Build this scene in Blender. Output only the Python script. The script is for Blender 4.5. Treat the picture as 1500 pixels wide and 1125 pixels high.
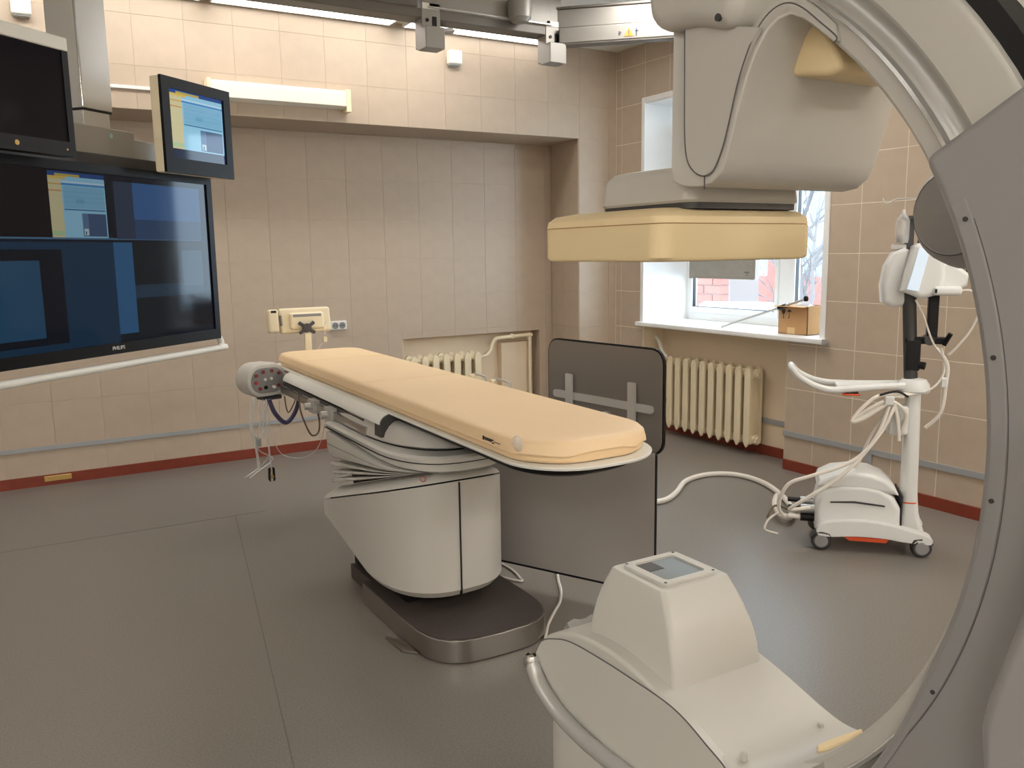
import bpy, bmesh, math, random
from mathutils import Vector, Matrix
random.seed(7)
for o in list(bpy.data.objects): bpy.data.objects.remove(o)
SC = bpy.context.scene; COL = SC.collection
PI = math.pi

# ------------------------------------------------------------------ camera
F_PX, YAW, PITCH, ROLL = 1244.7, math.radians(30.645), math.radians(8.822), math.radians(-.844)
CAM = Vector((0, 0, 1.6))
fw = Vector((math.sin(YAW)*math.cos(PITCH), math.cos(YAW)*math.cos(PITCH), -math.sin(PITCH)))
rt0 = Vector((math.cos(YAW), -math.sin(YAW), 0)); up0 = rt0.cross(fw)
rt = math.cos(ROLL)*rt0 + math.sin(ROLL)*up0; up = -math.sin(ROLL)*rt0 + math.cos(ROLL)*up0
cd = bpy.data.cameras.new('camera'); cam = bpy.data.objects.new('camera', cd); COL.objects.link(cam)
cd.sensor_width = 36; cd.lens = 36*F_PX/1500; cd.clip_start = .02; cd.clip_end = 300
cam.matrix_world = Matrix(((rt.x, up.x, -fw.x, CAM.x), (rt.y, up.y, -fw.y, CAM.y), (rt.z, up.z, -fw.z, CAM.z), (0, 0, 0, 1)))
SC.camera = cam

# ------------------------------------------------------------------ world, exposure
SC.view_settings.view_transform = 'Standard'; SC.view_settings.look = 'None'
SC.view_settings.gamma = 1; SC.view_settings.use_curve_mapping = False
SC.view_settings.exposure = 0.67
W = bpy.data.worlds.new('overcast_sky'); SC.world = W; W.use_nodes = True
wb = W.node_tree.nodes['Background']; wb.inputs[0].default_value = (.72, .86, 1, 1); wb.inputs[1].default_value = 8.5
LAMP = 11.0          # radiance of the fluorescent ceiling diffusers

# ------------------------------------------------------------------ helpers
def at(px, py, axis, val):
    d = ((px-750)/F_PX)*rt - ((py-562.5)/F_PX)*up + fw
    return CAM + d*((val-CAM[axis])/d[axis])
def at_plane(px, py, o, n):
    d = ((px-750)/F_PX)*rt - ((py-562.5)/F_PX)*up + fw
    return CAM + d*((Vector(o)-CAM).dot(n)/d.dot(n))

def lin(c):
    return tuple((v/255/12.92 if v/255 <= .04045 else ((v/255+.055)/1.055)**2.4) for v in c)+(1,)

def mat(name, rgb, rough=.5, metal=0, bump=0, bscale=200, var=0, vscale=6, spec=.5, emit=0, ecol=None, alpha=1, trans=0, objvar=0, aniso=None):
    m = bpy.data.materials.new(name); m.use_nodes = True; nt = m.node_tree; b = nt.nodes['Principled BSDF']
    b.inputs['Base Color'].default_value = lin(rgb); b.inputs['Roughness'].default_value = rough; b.inputs['Metallic'].default_value = metal
    b.inputs['Specular IOR Level'].default_value = spec
    if trans: b.inputs['Transmission Weight'].default_value = trans; b.inputs['IOR'].default_value = 1.45
    if alpha < 1: b.inputs['Alpha'].default_value = alpha
    if emit:
        b.inputs['Emission Color'].default_value = lin(ecol or rgb); b.inputs['Emission Strength'].default_value = emit
    tc = nt.nodes.new('ShaderNodeTexCoord')
    last = None
    if var:
        n = nt.nodes.new('ShaderNodeTexNoise'); n.inputs['Scale'].default_value = vscale; n.inputs['Detail'].default_value = 4
        nt.links.new(tc.outputs['Object'], n.inputs['Vector'])
        r = nt.nodes.new('ShaderNodeValToRGB'); c = lin(rgb)
        r.color_ramp.elements[0].position = .3; r.color_ramp.elements[1].position = .7
        r.color_ramp.elements[0].color = tuple(v*(1-var) for v in c[:3])+(1,); r.color_ramp.elements[1].color = tuple(min(1, v*(1+var)) for v in c[:3])+(1,)
        nt.links.new(n.outputs['Fac'], r.inputs['Fac']); last = r.outputs['Color']
    if objvar:
        oi = nt.nodes.new('ShaderNodeObjectInfo'); hs = nt.nodes.new('ShaderNodeHueSaturation')
        mr = nt.nodes.new('ShaderNodeMapRange'); mr.inputs['To Min'].default_value = 1-objvar; mr.inputs['To Max'].default_value = 1+objvar
        nt.links.new(oi.outputs['Random'], mr.inputs['Value']); nt.links.new(mr.outputs['Result'], hs.inputs['Value'])
        if last: nt.links.new(last, hs.inputs['Color'])
        else: hs.inputs['Color'].default_value = lin(rgb)
        last = hs.outputs['Color']
    if last: nt.links.new(last, b.inputs['Base Color'])
    if bump:
        n2 = nt.nodes.new('ShaderNodeTexNoise'); n2.inputs['Scale'].default_value = bscale; n2.inputs['Detail'].default_value = 3
        if aniso:
            mp = nt.nodes.new('ShaderNodeMapping'); mp.inputs['Scale'].default_value = aniso
            nt.links.new(tc.outputs['Object'], mp.inputs['Vector']); nt.links.new(mp.outputs['Vector'], n2.inputs['Vector'])
        else: nt.links.new(tc.outputs['Object'], n2.inputs['Vector'])
        bp = nt.nodes.new('ShaderNodeBump'); bp.inputs['Strength'].default_value = bump; bp.inputs['Distance'].default_value = .002
        nt.links.new(n2.outputs['Fac'], bp.inputs['Height']); nt.links.new(bp.outputs['Normal'], b.inputs['Normal'])
    return m

M = {}
M['tile'] = mat('beige_tile', (188, 170, 150), .42, var=.04, vscale=9, bump=.12, bscale=90, objvar=.015)
M['grout_back'] = mat('tan_grout', (182, 165, 146), .9)
M['grout_right'] = mat('cream_grout', (232, 220, 200), .9)
M['plaster'] = mat('peach_plaster', (232, 212, 184), .75, var=.03, vscale=3, bump=.1, bscale=60)
M['ceiling'] = mat('white_ceiling', (225, 222, 212), .8, var=.02)
M['rear_wall'] = mat('beige_rear_wall', (234, 228, 218), .8)
M['vinyl'] = mat('grey_vinyl', (124, 118, 111), .36, var=.16, vscale=130, bump=.08, bscale=180)
M['seam'] = mat('vinyl_seam', (113, 107, 100), .6)
M['redwood'] = mat('red_brown_wood', (128, 52, 34), .45, var=.12, vscale=12)
M['duct'] = mat('grey_metal_strip', (166, 168, 170), .4, metal=.2)
M['white'] = mat('white_plastic', (236, 235, 228), .35)
M['upvc'] = mat('white_window_plastic', (240, 240, 238), .3)
M['cream'] = mat('cream_plastic', (236, 222, 190), .4)
M['radpaint'] = mat('cream_radiator_enamel', (238, 222, 190), .3, bump=.06, bscale=40)
M['dev'] = mat('light_grey_housing', (203, 200, 193), .38, bump=.05, bscale=350)
M['dev2'] = mat('grey_beige_housing', (195, 191, 184), .4, bump=.05, bscale=350)
M['sleeve'] = mat('mid_grey_housing', (150, 148, 147), .42, bump=.08, bscale=400)
M['alu'] = mat('satin_aluminium', (194, 192, 188), .34, metal=.4, bump=.05, bscale=300)
M['chrome'] = mat('polished_metal', (225, 225, 225), .12, metal=1)
M['steel'] = mat('brushed_steel', (176, 172, 168), .28, metal=1, bump=.15, bscale=60, aniso=(1, 1, .02))
M['railgrey'] = mat('grey_painted_rail', (156, 152, 146), .4, metal=.2)
M['raildark'] = mat('dark_grey_rail', (112, 107, 101), .45, metal=.2)
M['peach'] = mat('yellow_peach_bumper', (236, 213, 168), .5, bump=.04, bscale=300)
M['mattress'] = mat('peach_vinyl_mattress', (244, 213, 170), .48, var=.02, vscale=4, bump=.15, bscale=25)
M['rubber'] = mat('dark_rubber', (70, 62, 58), .55, var=.08, vscale=30)
M['black'] = mat('black_plastic', (18, 16, 18), .45, spec=.3)
M['gloss_black'] = mat('gloss_black_bezel', (9, 8, 10), .4, spec=.2)
M['charcoal'] = mat('charcoal_plastic', (62, 60, 60), .5)
M['lead'] = mat('grey_lead_vinyl', (168, 162, 157), .5, bump=.08, bscale=200)
M['bracket'] = mat('grey_bracket', (205, 202, 198), .35, metal=.2)
M['lead_dark'] = mat('dark_grey_lead_vinyl', (126, 119, 113), .5, bump=.08, bscale=200)
M['carton'] = mat('brown_cardboard', (196, 152, 104), .85, var=.06, vscale=8)
M['tape'] = mat('pale_tape', (222, 190, 140), .5)
M['blind'] = mat('grey_blind_fabric', (150, 142, 132), .8, var=.06, vscale=14)
M['snow'] = mat('snow', (190, 196, 204), .9, bump=.4, bscale=6)
M['brick'] = mat('red_brick', (124, 72, 62), .85, var=.12, vscale=20, objvar=.1)
M['mortar'] = mat('pale_mortar', (100, 90, 86), .9)
M['facade'] = mat('pale_facade', (108, 112, 118), .9)
M['winglass'] = mat('dark_window_glass', (90, 110, 128), .1)
M['bark'] = mat('grey_bark', (92, 86, 84), .9)
M['orange'] = mat('orange_plastic', (226, 88, 46), .4)
M['red'] = mat('red_print', (190, 60, 60), .5)
M['cable'] = mat('white_cable', (225, 218, 208), .45)
M['cable_blue'] = mat('dark_blue_cable', (64, 62, 92), .5)
M['cable_brown'] = mat('brown_cable', (110, 92, 72), .5)
M['clear'] = mat('clear_plastic', (235, 235, 235), .08, alpha=.35, spec=.8)
M['btn_red'] = mat('maroon_button', (130, 50, 58), .4)
M['panel_grey'] = mat('grey_button_panel', (140, 138, 138), .5)
M['warn'] = mat('warning_amber', (232, 150, 50), .5)
M['ink'] = mat('dark_ink', (60, 50, 46), .7)
M['brass'] = mat('brass_plate', (200, 165, 100), .4, metal=.6)
M['lcd_pale'] = mat('pale_blue_lcd', (205, 220, 236), .2, emit=.25)
M['lamp_on'] = mat('lit_diffuser', (255, 246, 226), .5, emit=LAMP, ecol=(254, 251, 246))
M['lamp_strip'] = mat('lit_strip_diffuser', (255, 250, 238), .5, emit=2.6, ecol=(254, 251, 246))
M['lamp_row'] = mat('lit_row_diffuser', (255, 250, 238), .5, emit=7.0, ecol=(254, 251, 246))
M['lamp_dim'] = mat('lit_side_diffuser', (255, 250, 238), .5, emit=LAMP*.6, ecol=(254, 251, 246))
M['fill_rear'] = mat('added_rear_fill', (255, 250, 238), .5, emit=LAMP*2.1, ecol=(254, 251, 246))  # unseen fill behind the camera, added to brighten surfaces facing it
M['cartwhite'] = mat('cool_white_plastic', (224, 224, 221), .36)
M['hair'] = mat('seam_shadow_grey', (96, 92, 92), .6)
M['lamp_off'] = mat('white_wall_diffuser', (238, 234, 222), .4)

gl = bpy.data.materials.new('window_glass'); gl.use_nodes = True; nt = gl.node_tree
for n in list(nt.nodes): nt.nodes.remove(n)
go = nt.nodes.new('ShaderNodeOutputMaterial'); gt = nt.nodes.new('ShaderNodeBsdfTransparent'); gg = nt.nodes.new('ShaderNodeBsdfGlossy')
gg.inputs['Roughness'].default_value = .02; gm = nt.nodes.new('ShaderNodeMixShader'); gm.inputs[0].default_value = .05
gt.inputs[0].default_value = (.94, .97, .98, 1)
nt.links.new(gt.outputs[0], gm.inputs[1]); nt.links.new(gg.outputs[0], gm.inputs[2]); nt.links.new(gm.outputs[0], go.inputs[0])
M['glass'] = gl

def screen_mat(name, layers, base, strength):
    """emissive picture of a display, painted reflections included: rectangles in the panel's UV square"""
    m = bpy.data.materials.new(name); m.use_nodes = True; nt = m.node_tree; b = nt.nodes['Principled BSDF']
    b.inputs['Base Color'].default_value = (.006, .006, .008, 1); b.inputs['Roughness'].default_value = .06; b.inputs['Specular IOR Level'].default_value = .16
    uv = nt.nodes.new('ShaderNodeUVMap'); sx = nt.nodes.new('ShaderNodeSeparateXYZ'); nt.links.new(uv.outputs[0], sx.inputs[0])
    col = None
    def cmp(out, v, op):
        k = nt.nodes.new('ShaderNodeMath'); k.operation = op; k.inputs[1].default_value = v; nt.links.new(out, k.inputs[0]); return k.outputs[0]
    def mul(a, c):
        k = nt.nodes.new('ShaderNodeMath'); k.operation = 'MULTIPLY'; nt.links.new(a, k.inputs[0]); nt.links.new(c, k.inputs[1]); return k.outputs[0]
    for (u0, u1, v0, v1, rgb) in layers:
        f = mul(mul(cmp(sx.outputs[0], u0, 'GREATER_THAN'), cmp(sx.outputs[0], u1, 'LESS_THAN')), mul(cmp(sx.outputs[1], v0, 'GREATER_THAN'), cmp(sx.outputs[1], v1, 'LESS_THAN')))
        mx = nt.nodes.new('ShaderNodeMix'); mx.data_type = 'RGBA'; nt.links.new(f, mx.inputs[0])
        if col is None: mx.inputs[6].default_value = lin(base)
        else: nt.links.new(col, mx.inputs[6])
        mx.inputs[7].default_value = lin(rgb); col = mx.outputs[2]
    nt.links.new(col, b.inputs['Emission Color']); b.inputs['Emission Strength'].default_value = strength
    return m

LOC = {}
def tag(o, label=None, cat=None, group=None, kind=None):
    if label: o['label'] = label
    if cat: o['category'] = cat
    if group: o['group'] = group
    if kind: o['kind'] = kind
    return o
def thing(name, label, cat, loc=(0, 0, 0), rotz=0, group=None):
    o = bpy.data.objects.new(name, None); COL.objects.link(o); o.empty_display_size = .1
    o.location = loc; o.rotation_euler = (0, 0, rotz); LOC[o] = (Vector(loc), rotz)
    return tag(o, label, cat, group)
def BM(): return bmesh.new()
def obj(name, bm, m, parent=None, smooth=35, local=False, label=None):
    """link a bmesh as ONE mesh object; world coordinates unless the parent is rotated (local)"""
    if isinstance(m, str): m = M[m]
    if parent is not None and not local:
        l, rz = LOC[parent]
        bm.transform(Matrix.Rotation(-rz, 4, 'Z') @ Matrix.Translation(-l))
    me = bpy.data.meshes.new(name); bmesh.ops.recalc_face_normals(bm, faces=bm.faces[:]); bm.to_mesh(me); bm.free()
    me.materials.append(m)
    if smooth:
        me.shade_smooth(); me.set_sharp_from_angle(angle=math.radians(smooth))
    o = bpy.data.objects.new(name, me); COL.objects.link(o)
    if smooth:
        wn = o.modifiers.new('normals', 'WEIGHTED_NORMAL'); wn.keep_sharp = True
    if parent is not None:
        o.parent = parent; LOC[o] = LOC[parent]
    else: LOC[o] = (Vector((0, 0, 0)), 0)
    if label: o['label'] = label
    return o
def single(name, bm, m, label, cat, group=None, smooth=35):
    c = Vector((0, 0, 0)); zs = min(v.co.z for v in bm.verts)
    for v in bm.verts: c += v.co
    c /= len(bm.verts); c.z = zs
    bm.transform(Matrix.Translation(-c)); o = obj(name, bm, m, None, smooth); o.location = c; LOC[o] = (c, 0)
    return tag(o, label, cat, group)

def bevel(bm, r, seg=2, geom=None, ang=30):
    es = geom or [e for e in bm.edges if len(e.link_faces) == 2 and e.calc_face_angle(0) > math.radians(ang)]
    if r > 0 and es: bmesh.ops.bevel(bm, geom=es, offset=r, segments=seg, profile=.5, affect='EDGES', clamp_overlap=True)
    return bm
def merge(dst, src, mtx=None):
    if mtx: src.transform(mtx)
    me = bpy.data.meshes.new('tmp'); src.to_mesh(me); src.free(); dst.from_mesh(me); bpy.data.meshes.remove(me)
    return dst
def box(lo, hi, r=0, seg=2, bm=None):
    b = BM(); bmesh.ops.create_cube(b, size=1)
    for v in b.verts: v.co = Vector([lo[i]+(v.co[i]+.5)*(hi[i]-lo[i]) for i in range(3)])
    bevel(b, r, seg)
    return merge(bm, b) if bm else b
def prism(pts, axis, lo, hi, r=0, seg=2, bm=None, ang=30):
    """extrude a polygon: axis 0 -> pts are (y,z), 1 -> (x,z), 2 -> (x,y)"""
    b = BM()
    def mk(p, h): return (h, p[0], p[1]) if axis == 0 else (p[0], h, p[1]) if axis == 1 else (p[0], p[1], h)
    A = [b.verts.new(mk(p, lo)) for p in pts]; B = [b.verts.new(mk(p, hi)) for p in pts]; n = len(pts)
    b.faces.new(A); b.faces.new(B[::-1])
    for i in range(n): b.faces.new((A[i], A[(i+1) % n], B[(i+1) % n], B[i]))
    bmesh.ops.recalc_face_normals(b, faces=b.faces[:]); bevel(b, r, seg, ang=ang)
    return merge(bm, b) if bm else b
def smoothpath(pts, n=6, closed=False):
    P = [Vector(p) for p in pts]; out = []; N = len(P)
    rng = range(N) if closed else range(N-1)
    for i in rng:
        if closed: a, b, c, d = P[i-1], P[i], P[(i+1) % N], P[(i+2) % N]
        else: a, b, c, d = P[max(i-1, 0)], P[i], P[i+1], P[min(i+2, N-1)]
        for k in range(n):
            t = k/n
            out.append(.5*((2*b)+(c-a)*t+(2*a-5*b+4*c-d)*t*t+(3*b-3*c+d-a)*t**3))
    if not closed: out.append(P[-1])
    return out
def sm2(pts, n=5, closed=True): return [(p.x, p.y) for p in smoothpath([(a, b, 0) for a, b in pts], n, closed)]
def tube(path, r, seg=8, bm=None, cap=True, closed=False):
    b = bm or BM(); P = [Vector(p) for p in path]; N = len(P); rings = []
    t0 = (P[1]-P[0]).normalized(); ref = Vector((0, 0, 1)) if abs(t0.z) < .9 else Vector((1, 0, 0)); nrm = (ref-t0*ref.dot(t0)).normalized()
    for i, p in enumerate(P):
        t = (P[(i+1) % N]-P[i-1]) if closed else (P[min(i+1, N-1)]-P[max(i-1, 0)])
        t.normalize(); nrm = (nrm-t*nrm.dot(t))
        nrm = nrm.normalized() if nrm.length > 1e-6 else t.orthogonal().normalized()
        bn = t.cross(nrm); rr = r[i] if isinstance(r, (list, tuple)) else r
        rings.append([b.verts.new(p+nrm*math.cos(2*PI*k/seg)*rr+bn*math.sin(2*PI*k/seg)*rr) for k in range(seg)])
    for i in range(N if closed else N-1):
        A, B = rings[i], rings[(i+1) % N]
        for k in range(seg): b.faces.new((A[k], A[(k+1) % seg], B[(k+1) % seg], B[k]))
    if cap and not closed: b.faces.new(rings[0][::-1]); b.faces.new(rings[-1])
    return b
def cyl(p0, p1, r, seg=16, bm=None, r2=None, bev=0):
    b = tube([p0, p1], [r, r if r2 is None else r2], seg)
    if bev: bevel(b, bev, 2)
    return merge(bm, b) if bm else b
def lathe(profile, c, axis=2, seg=24, bm=None):
    """profile: (radius, height) pairs"""
    b = bm or BM(); rings = []
    for (r, h) in profile:
        ring = []
        for k in range(seg):
            a = 2*PI*k/seg; u, v = r*math.cos(a), r*math.sin(a)
            co = (h, u, v) if axis == 0 else (u, h, v) if axis == 1 else (u, v, h)
            ring.append(b.verts.new(Vector(co)+Vector(c)))
        rings.append(ring)
    for A, B in zip(rings, rings[1:]):
        for k in range(seg): b.faces.new((A[k], A[(k+1) % seg], B[(k+1) % seg], B[k]))
    b.faces.new(rings[0][::-1]); b.faces.new(rings[-1])
    bmesh.ops.remove_doubles(b, verts=b.verts[:], dist=1e-6)
    return b
def loft(rings, cap=True, bm=None):
    b = bm or BM(); R = [[b.verts.new(p) for p in ring] for ring in rings]; n = len(R[0])
    for A, B in zip(R, R[1:]):
        for k in range(n): b.faces.new((A[k], A[(k+1) % n], B[(k+1) % n], B[k]))
    if cap: b.faces.new(R[0][::-1]); b.faces.new(R[-1])
    return b
def rrect(x0, x1, y0, y1, r, n=6):
    pts = []
    for cx, cy, a in ((x1-r, y1-r, 0), (x0+r, y1-r, 90), (x0+r, y0+r, 180), (x1-r, y0+r, 270)):
        for k in range(n+1):
            t = math.radians(a+90*k/n); pts.append((cx+r*math.cos(t), cy+r*math.sin(t)))
    return pts
def frame(lo, hi, wy, wz, axis, r=.003):
    """rectangular picture-frame; axis = thin direction"""
    a, b = [i for i in range(3) if i != axis]; m = BM()
    def bx(l, h):
        L = [0, 0, 0]; H = [0, 0, 0]; L[axis], H[axis] = lo[axis], hi[axis]; L[a], L[b] = l; H[a], H[b] = h; box(L, H, r, 1, m)
    bx((lo[a], lo[b]), (lo[a]+wy, hi[b])); bx((hi[a]-wy, lo[b]), (hi[a], hi[b]))
    bx((lo[a]+wy, lo[b]), (hi[a]-wy, lo[b]+wz)); bx((lo[a]+wy, hi[b]-wz), (hi[a]-wy, hi[b]))
    return m
def text_mesh(name, body, size, mtx, m, parent, ext=.0004):
    cu = bpy.data.curves.new('lettering', 'FONT'); cu.body = body; cu.size = size; cu.extrude = ext; cu.align_x = 'CENTER'; cu.align_y = 'CENTER'; cu.resolution_u = 2
    to = bpy.data.objects.new('lettering_source', cu); COL.objects.link(to)
    me = bpy.data.meshes.new_from_object(to.evaluated_get(bpy.context.evaluated_depsgraph_get()))
    bpy.data.objects.remove(to); bpy.data.curves.remove(cu)
    b = BM(); b.from_mesh(me); bpy.data.meshes.remove(me); b.transform(mtx)
    return obj(name, b, m, parent, smooth=0)
def frame_mtx(o, xdir, ydir):
    x = Vector(xdir).normalized(); y = Vector(ydir).normalized(); z = x.cross(y)
    return Matrix(((x.x, y.x, z.x, o[0]), (x.y, y.y, z.y, o[1]), (x.z, y.z, z.z, o[2]), (0, 0, 0, 1)))
def duplicate(root, loc, rotz=None, label=None):
    def rec(o, par):
        c = o.copy(); COL.objects.link(c)
        if par is not None: c.parent = par
        for ch in list(o.children): rec(ch, c)
        return c
    r = rec(root, None); r.location = loc
    if rotz is not None: r.rotation_euler = (0, 0, rotz)
    if label: r['label'] = label
    return r

# ------------------------------------------------------------------ room shell
XR, YH, YB, ZC, ZN = 4.81, 6.235, 6.79, 3.318, 2.565      # right wall, header wall, niche wall, ceiling, niche top
XL, YF, XO = -3.6, -4.6, 5.42
def struct(name, bm, m, smooth=0):
    o = obj(name, bm, m, None, smooth); o['kind'] = 'structure'; return o

floor = struct('floor', box((XL, YF, -.06), (XO, 7.1, 0)), 'vinyl')
ceiling = struct('ceiling', box((XL, YF, ZC), (XO, 7.1, ZC+.08)), 'ceiling')
b = box((XL, 6.93, 0), (XO, 7.1, ZC))
box((XL, YB, 0), (2.924, 6.93, ZN+.02), bm=b); box((4.333, YB, 0), (4.6, 6.93, ZN+.02), bm=b); box((2.924, YB, .868), (4.333, 6.93, ZN+.02), bm=b)
box((XL, YH, ZN), (XO, 6.93, ZC), bm=b)
prism([(4.40, YH), (4.48, YB), (4.48, 6.93), (XO, 6.93), (XO, YH)], 2, 0, ZN, bm=b)
wall_back = struct('wall_back', b, 'grout_back')
WY0, WY1, WZ0, WZ1 = 3.93, 5.832, .945, 2.835
b = box((XR, WY1, 0), (XO, YH, ZC)); box((XR, YF, 0), (XO, WY0, ZC), bm=b); box((XR, WY0, WZ1), (XO, WY1, ZC), bm=b)
box((XR, WY0, 0), (XO, 4.222, WZ0), bm=b)
wall_right = struct('wall_right', b, 'grout_right')
recess = obj('recess_plaster', box((5.03, 4.222, 0), (XO, WY1, WZ0)), 'plaster', wall_right, 0)
obj('reveal_plaster', box((XR+.001, WY1-.004, .0), (5.03, WY1, WZ0)), 'plaster', wall_right, 0)
struct('wall_left', box((XL-.1, YF, 0), (XL, 7.1, ZC)), 'rear_wall')
struct('wall_front', box((XL-.1, YF-.1, 0), (XO, YF, ZC)), 'rear_wall')

# wall tiles: each tile a part of its wall
TP, TT = .32, .003
TM = {}
def tile_mesh(w, h, m, c):
    k = (round(w, 3), round(h, 3), m, c)
    if k not in TM:
        bb = BM()
        lo = [bb.verts.new((sx*w/2, sy*h/2, 0)) for sx, sy in ((-1, -1), (1, -1), (1, 1), (-1, 1))]
        mi = [bb.verts.new((sx*w/2, sy*h/2, TT-c)) for sx, sy in ((-1, -1), (1, -1), (1, 1), (-1, 1))]
        hi = [bb.verts.new((sx*(w/2-c), sy*(h/2-c), TT)) for sx, sy in ((-1, -1), (1, -1), (1, 1), (-1, 1))]
        bb.faces.new(hi)
        for A, B in ((lo, mi), (mi, hi)):
            for i in range(4): bb.faces.new((A[i], A[(i+1) % 4], B[(i+1) % 4], B[i]))
        me = bpy.data.meshes.new('tile'); bb.to_mesh(me); bb.free(); me.materials.append(M[m]); TM[k] = me
    return TM[k]
def cut(r, h):
    a0, a1, b0, b1 = r; c0, c1, d0, d1 = h
    if c0 >= a1 or c1 <= a0 or d0 >= b1 or d1 <= b0: return [r]
    out = []
    if c0 > a0: out.append((a0, c0, b0, b1))
    if c1 < a1: out.append((c1, a1, b0, b1))
    m0, m1 = max(a0, c0), min(a1, c1)
    if d0 > b0: out.append((m0, m1, b0, d0))
    if d1 < b1: out.append((m0, m1, d1, b1))
    return out
def tiles(parent, org, udir, vdir, u0, u1, v0, v1, uo, vo, up_=TP, holes=(), m='tile', TG=.0012, cf=.0006):
    ud, vd = Vector(udir), Vector(vdir); nd = ud.cross(vd)
    i0, i1 = math.floor((u0-uo)/up_), math.ceil((u1-uo)/up_); j0, j1 = math.floor((v0-vo)/TP), math.ceil((v1-vo)/TP)
    for i in range(i0, i1):
        for j in range(j0, j1):
            rs = [(max(u0, uo+i*up_), min(u1, uo+(i+1)*up_), max(v0, vo+j*TP), min(v1, vo+(j+1)*TP))]
            for h in holes: rs = [q for r in rs for q in cut(r, h)]
            for (a0, a1, c0, c1) in rs:
                w, hh = a1-a0-TG, c1-c0-TG
                if w < .015 or hh < .015: continue
                o = bpy.data.objects.new('wall_tile', tile_mesh(w, hh, m, cf)); COL.objects.link(o); o.parent = parent
                p = Vector(org)+ud*((a0+a1)/2)+vd*((c0+c1)/2)
                o.matrix_local = Matrix(((ud.x, vd.x, nd.x, p.x), (ud.y, vd.y, nd.y, p.y), (ud.z, vd.z, nd.z, p.z), (0, 0, 0, 1)))
tiles(wall_back, (0, YB, 0), (1, 0, 0), (0, 0, 1), -1.4, 4.472, .0, ZN-.002, 1.83, .28, .322, holes=[(2.924, 4.333, -1, .868)])
tiles(wall_back, (0, YH, 0), (1, 0, 0), (0, 0, 1), -1.0, XR, ZN, ZC, 1.83, .28, .322)
tiles(wall_back, (0, YH, 0), (1, 0, 0), (0, 0, 1), 4.402, XR, 0, ZN, 1.83, .28, .322)
dn = Vector((.08, .555, 0)).normalized()
tiles(wall_back, (4.40, YH, 0), tuple(-dn), (0, 0, 1), -.553, -.008, 0, ZN-.002, -.3, .28, .322)
tiles(wall_back, (0, YH, ZN), (1, 0, 0), (0, 1, 0), -1.0, 4.42, .01, YB-YH-.004, 1.83, 0, .322)   # underside of the header
tiles(wall_right, (XR+.002, 0, 0), (0, -1, 0), (0, 0, 1), -YH+.006, -1.2, 0, ZC, -3.343, .28, .312,
      holes=[(-WY1, -WY0, WZ0, WZ1), (-WY1, -4.222, -1, WZ0)], TG=.0045, cf=.001)

# vinyl floor seams
for k, pts in enumerate([(( -.6, 5.33), (1.30, 5.285)), ((1.115, 5.29), (.62, 2.3)), ((.62, 2.3), (.585, .9))]):
    a, c = Vector(pts[0]+(0,)), Vector(pts[1]+(0,)); d = (c-a).normalized(); s = Vector((-d.y, d.x, 0))*.0022
    bb = BM(); vs = [bb.verts.new(q+Vector((0, 0, z))) for z in (.0003, .0012) for q in (a-s, c-s, c+s, a+s)]
    bb.faces.new(vs[4:]); 
    for i in range(4): bb.faces.new((vs[i], vs[(i+1) % 4], vs[4+(i+1) % 4], vs[4+i]))
    obj('floor_seam', bb, 'seam', floor, 0)

# baseboards and wall strips
def base(name, p0, p1, th, h=.075, m='redwood', z=0):
    a, c = Vector(p0+(0,)), Vector(p1+(0,)); d = (c-a).normalized(); n = Vector((d.y, -d.x, 0))*th
    bb = BM(); A = [bb.verts.new(q+Vector((0, 0, zz))) for zz in (z, z+h) for q in (a, c, c+n, a+n)]
    bb.faces.new(A[:4][::-1]); bb.faces.new(A[4:])
    for i in range(4): bb.faces.new((A[i], A[(i+1) % 4], A[4+(i+1) % 4], A[4+i]))
    bevel(bb, .004, 1); o = struct(name, bb, m); return o
base('baseboard_back', (-1.8, YB-TT), (2.30, YB-TT), .014)
base('baseboard_recess', (5.03, WY1-.01), (5.03, 4.224), .016)
base('baseboard_right', (XR-TT, 4.21), (XR-TT, .6), .016)
base('baseboard_pier', (XR-TT, YH-.02), (XR-TT, WY1+.01), .016)
base('trim_1', (-1.8, YB-TT), (2.30, YB-TT), .012, .03, 'duct', .255)
base('trim_2', (5.03, WY1-.01), (5.03, 4.224), .012, .042, 'duct', .25)
t3 = base('trim_3', (XR-TT, 4.222), (XR-TT, .6), .012, .038, 'duct', .25)
base('trim_4', (XR-TT, 3.53), (XR-TT, 3.48), .012, .175, 'duct', .076)
struct('trim_5', box((2.288, YB-TT-.012, .075), (2.300, YB-TT, .255), .002, 1), 'redwood')
single('outlet_plate', box((.125, YB-TT-.022, .028), (.30, YB-TT-.014, .068), .003, 1), 'brass', 'small brass plate fixed to the red baseboard of the back wall', 'plate')

# ------------------------------------------------------------------ window
XW = 5.30
win = struct('window_1', frame((XW, WY0-.02, WZ0+.03), (XW+.07, WY1+.02, WZ1), .075, .075, 0), 'upvc')
def yw(px): return at(px, 420, 0, XW).y
ym0, ym1 = yw(1157), yw(1141)
obj('mullion', box((XW, ym0-.02, WZ0+.1), (XW+.07, ym1+.0, WZ1-.07), .004), 'upvc', win)
def sash(y0, y1):
    s = obj('sash', frame((XW-.012, y0, WZ0+.1), (XW+.05, y1, WZ1-.07), .035, .05, 0), 'upvc', win)
    obj('gasket', frame((XW-.004, y0+.033, WZ0+.148), (XW+.03, y1-.033, WZ1-.118), .006, .006, 0, 0), 'black', s)
    obj('pane', box((XW+.018, y0+.03, WZ0+.14), (XW+.022, y1-.03, WZ1-.11)), 'glass', s, 0)
sash(ym1+.002, WY1-.055); sash(WY0+.055, ym0-.022)
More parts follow.
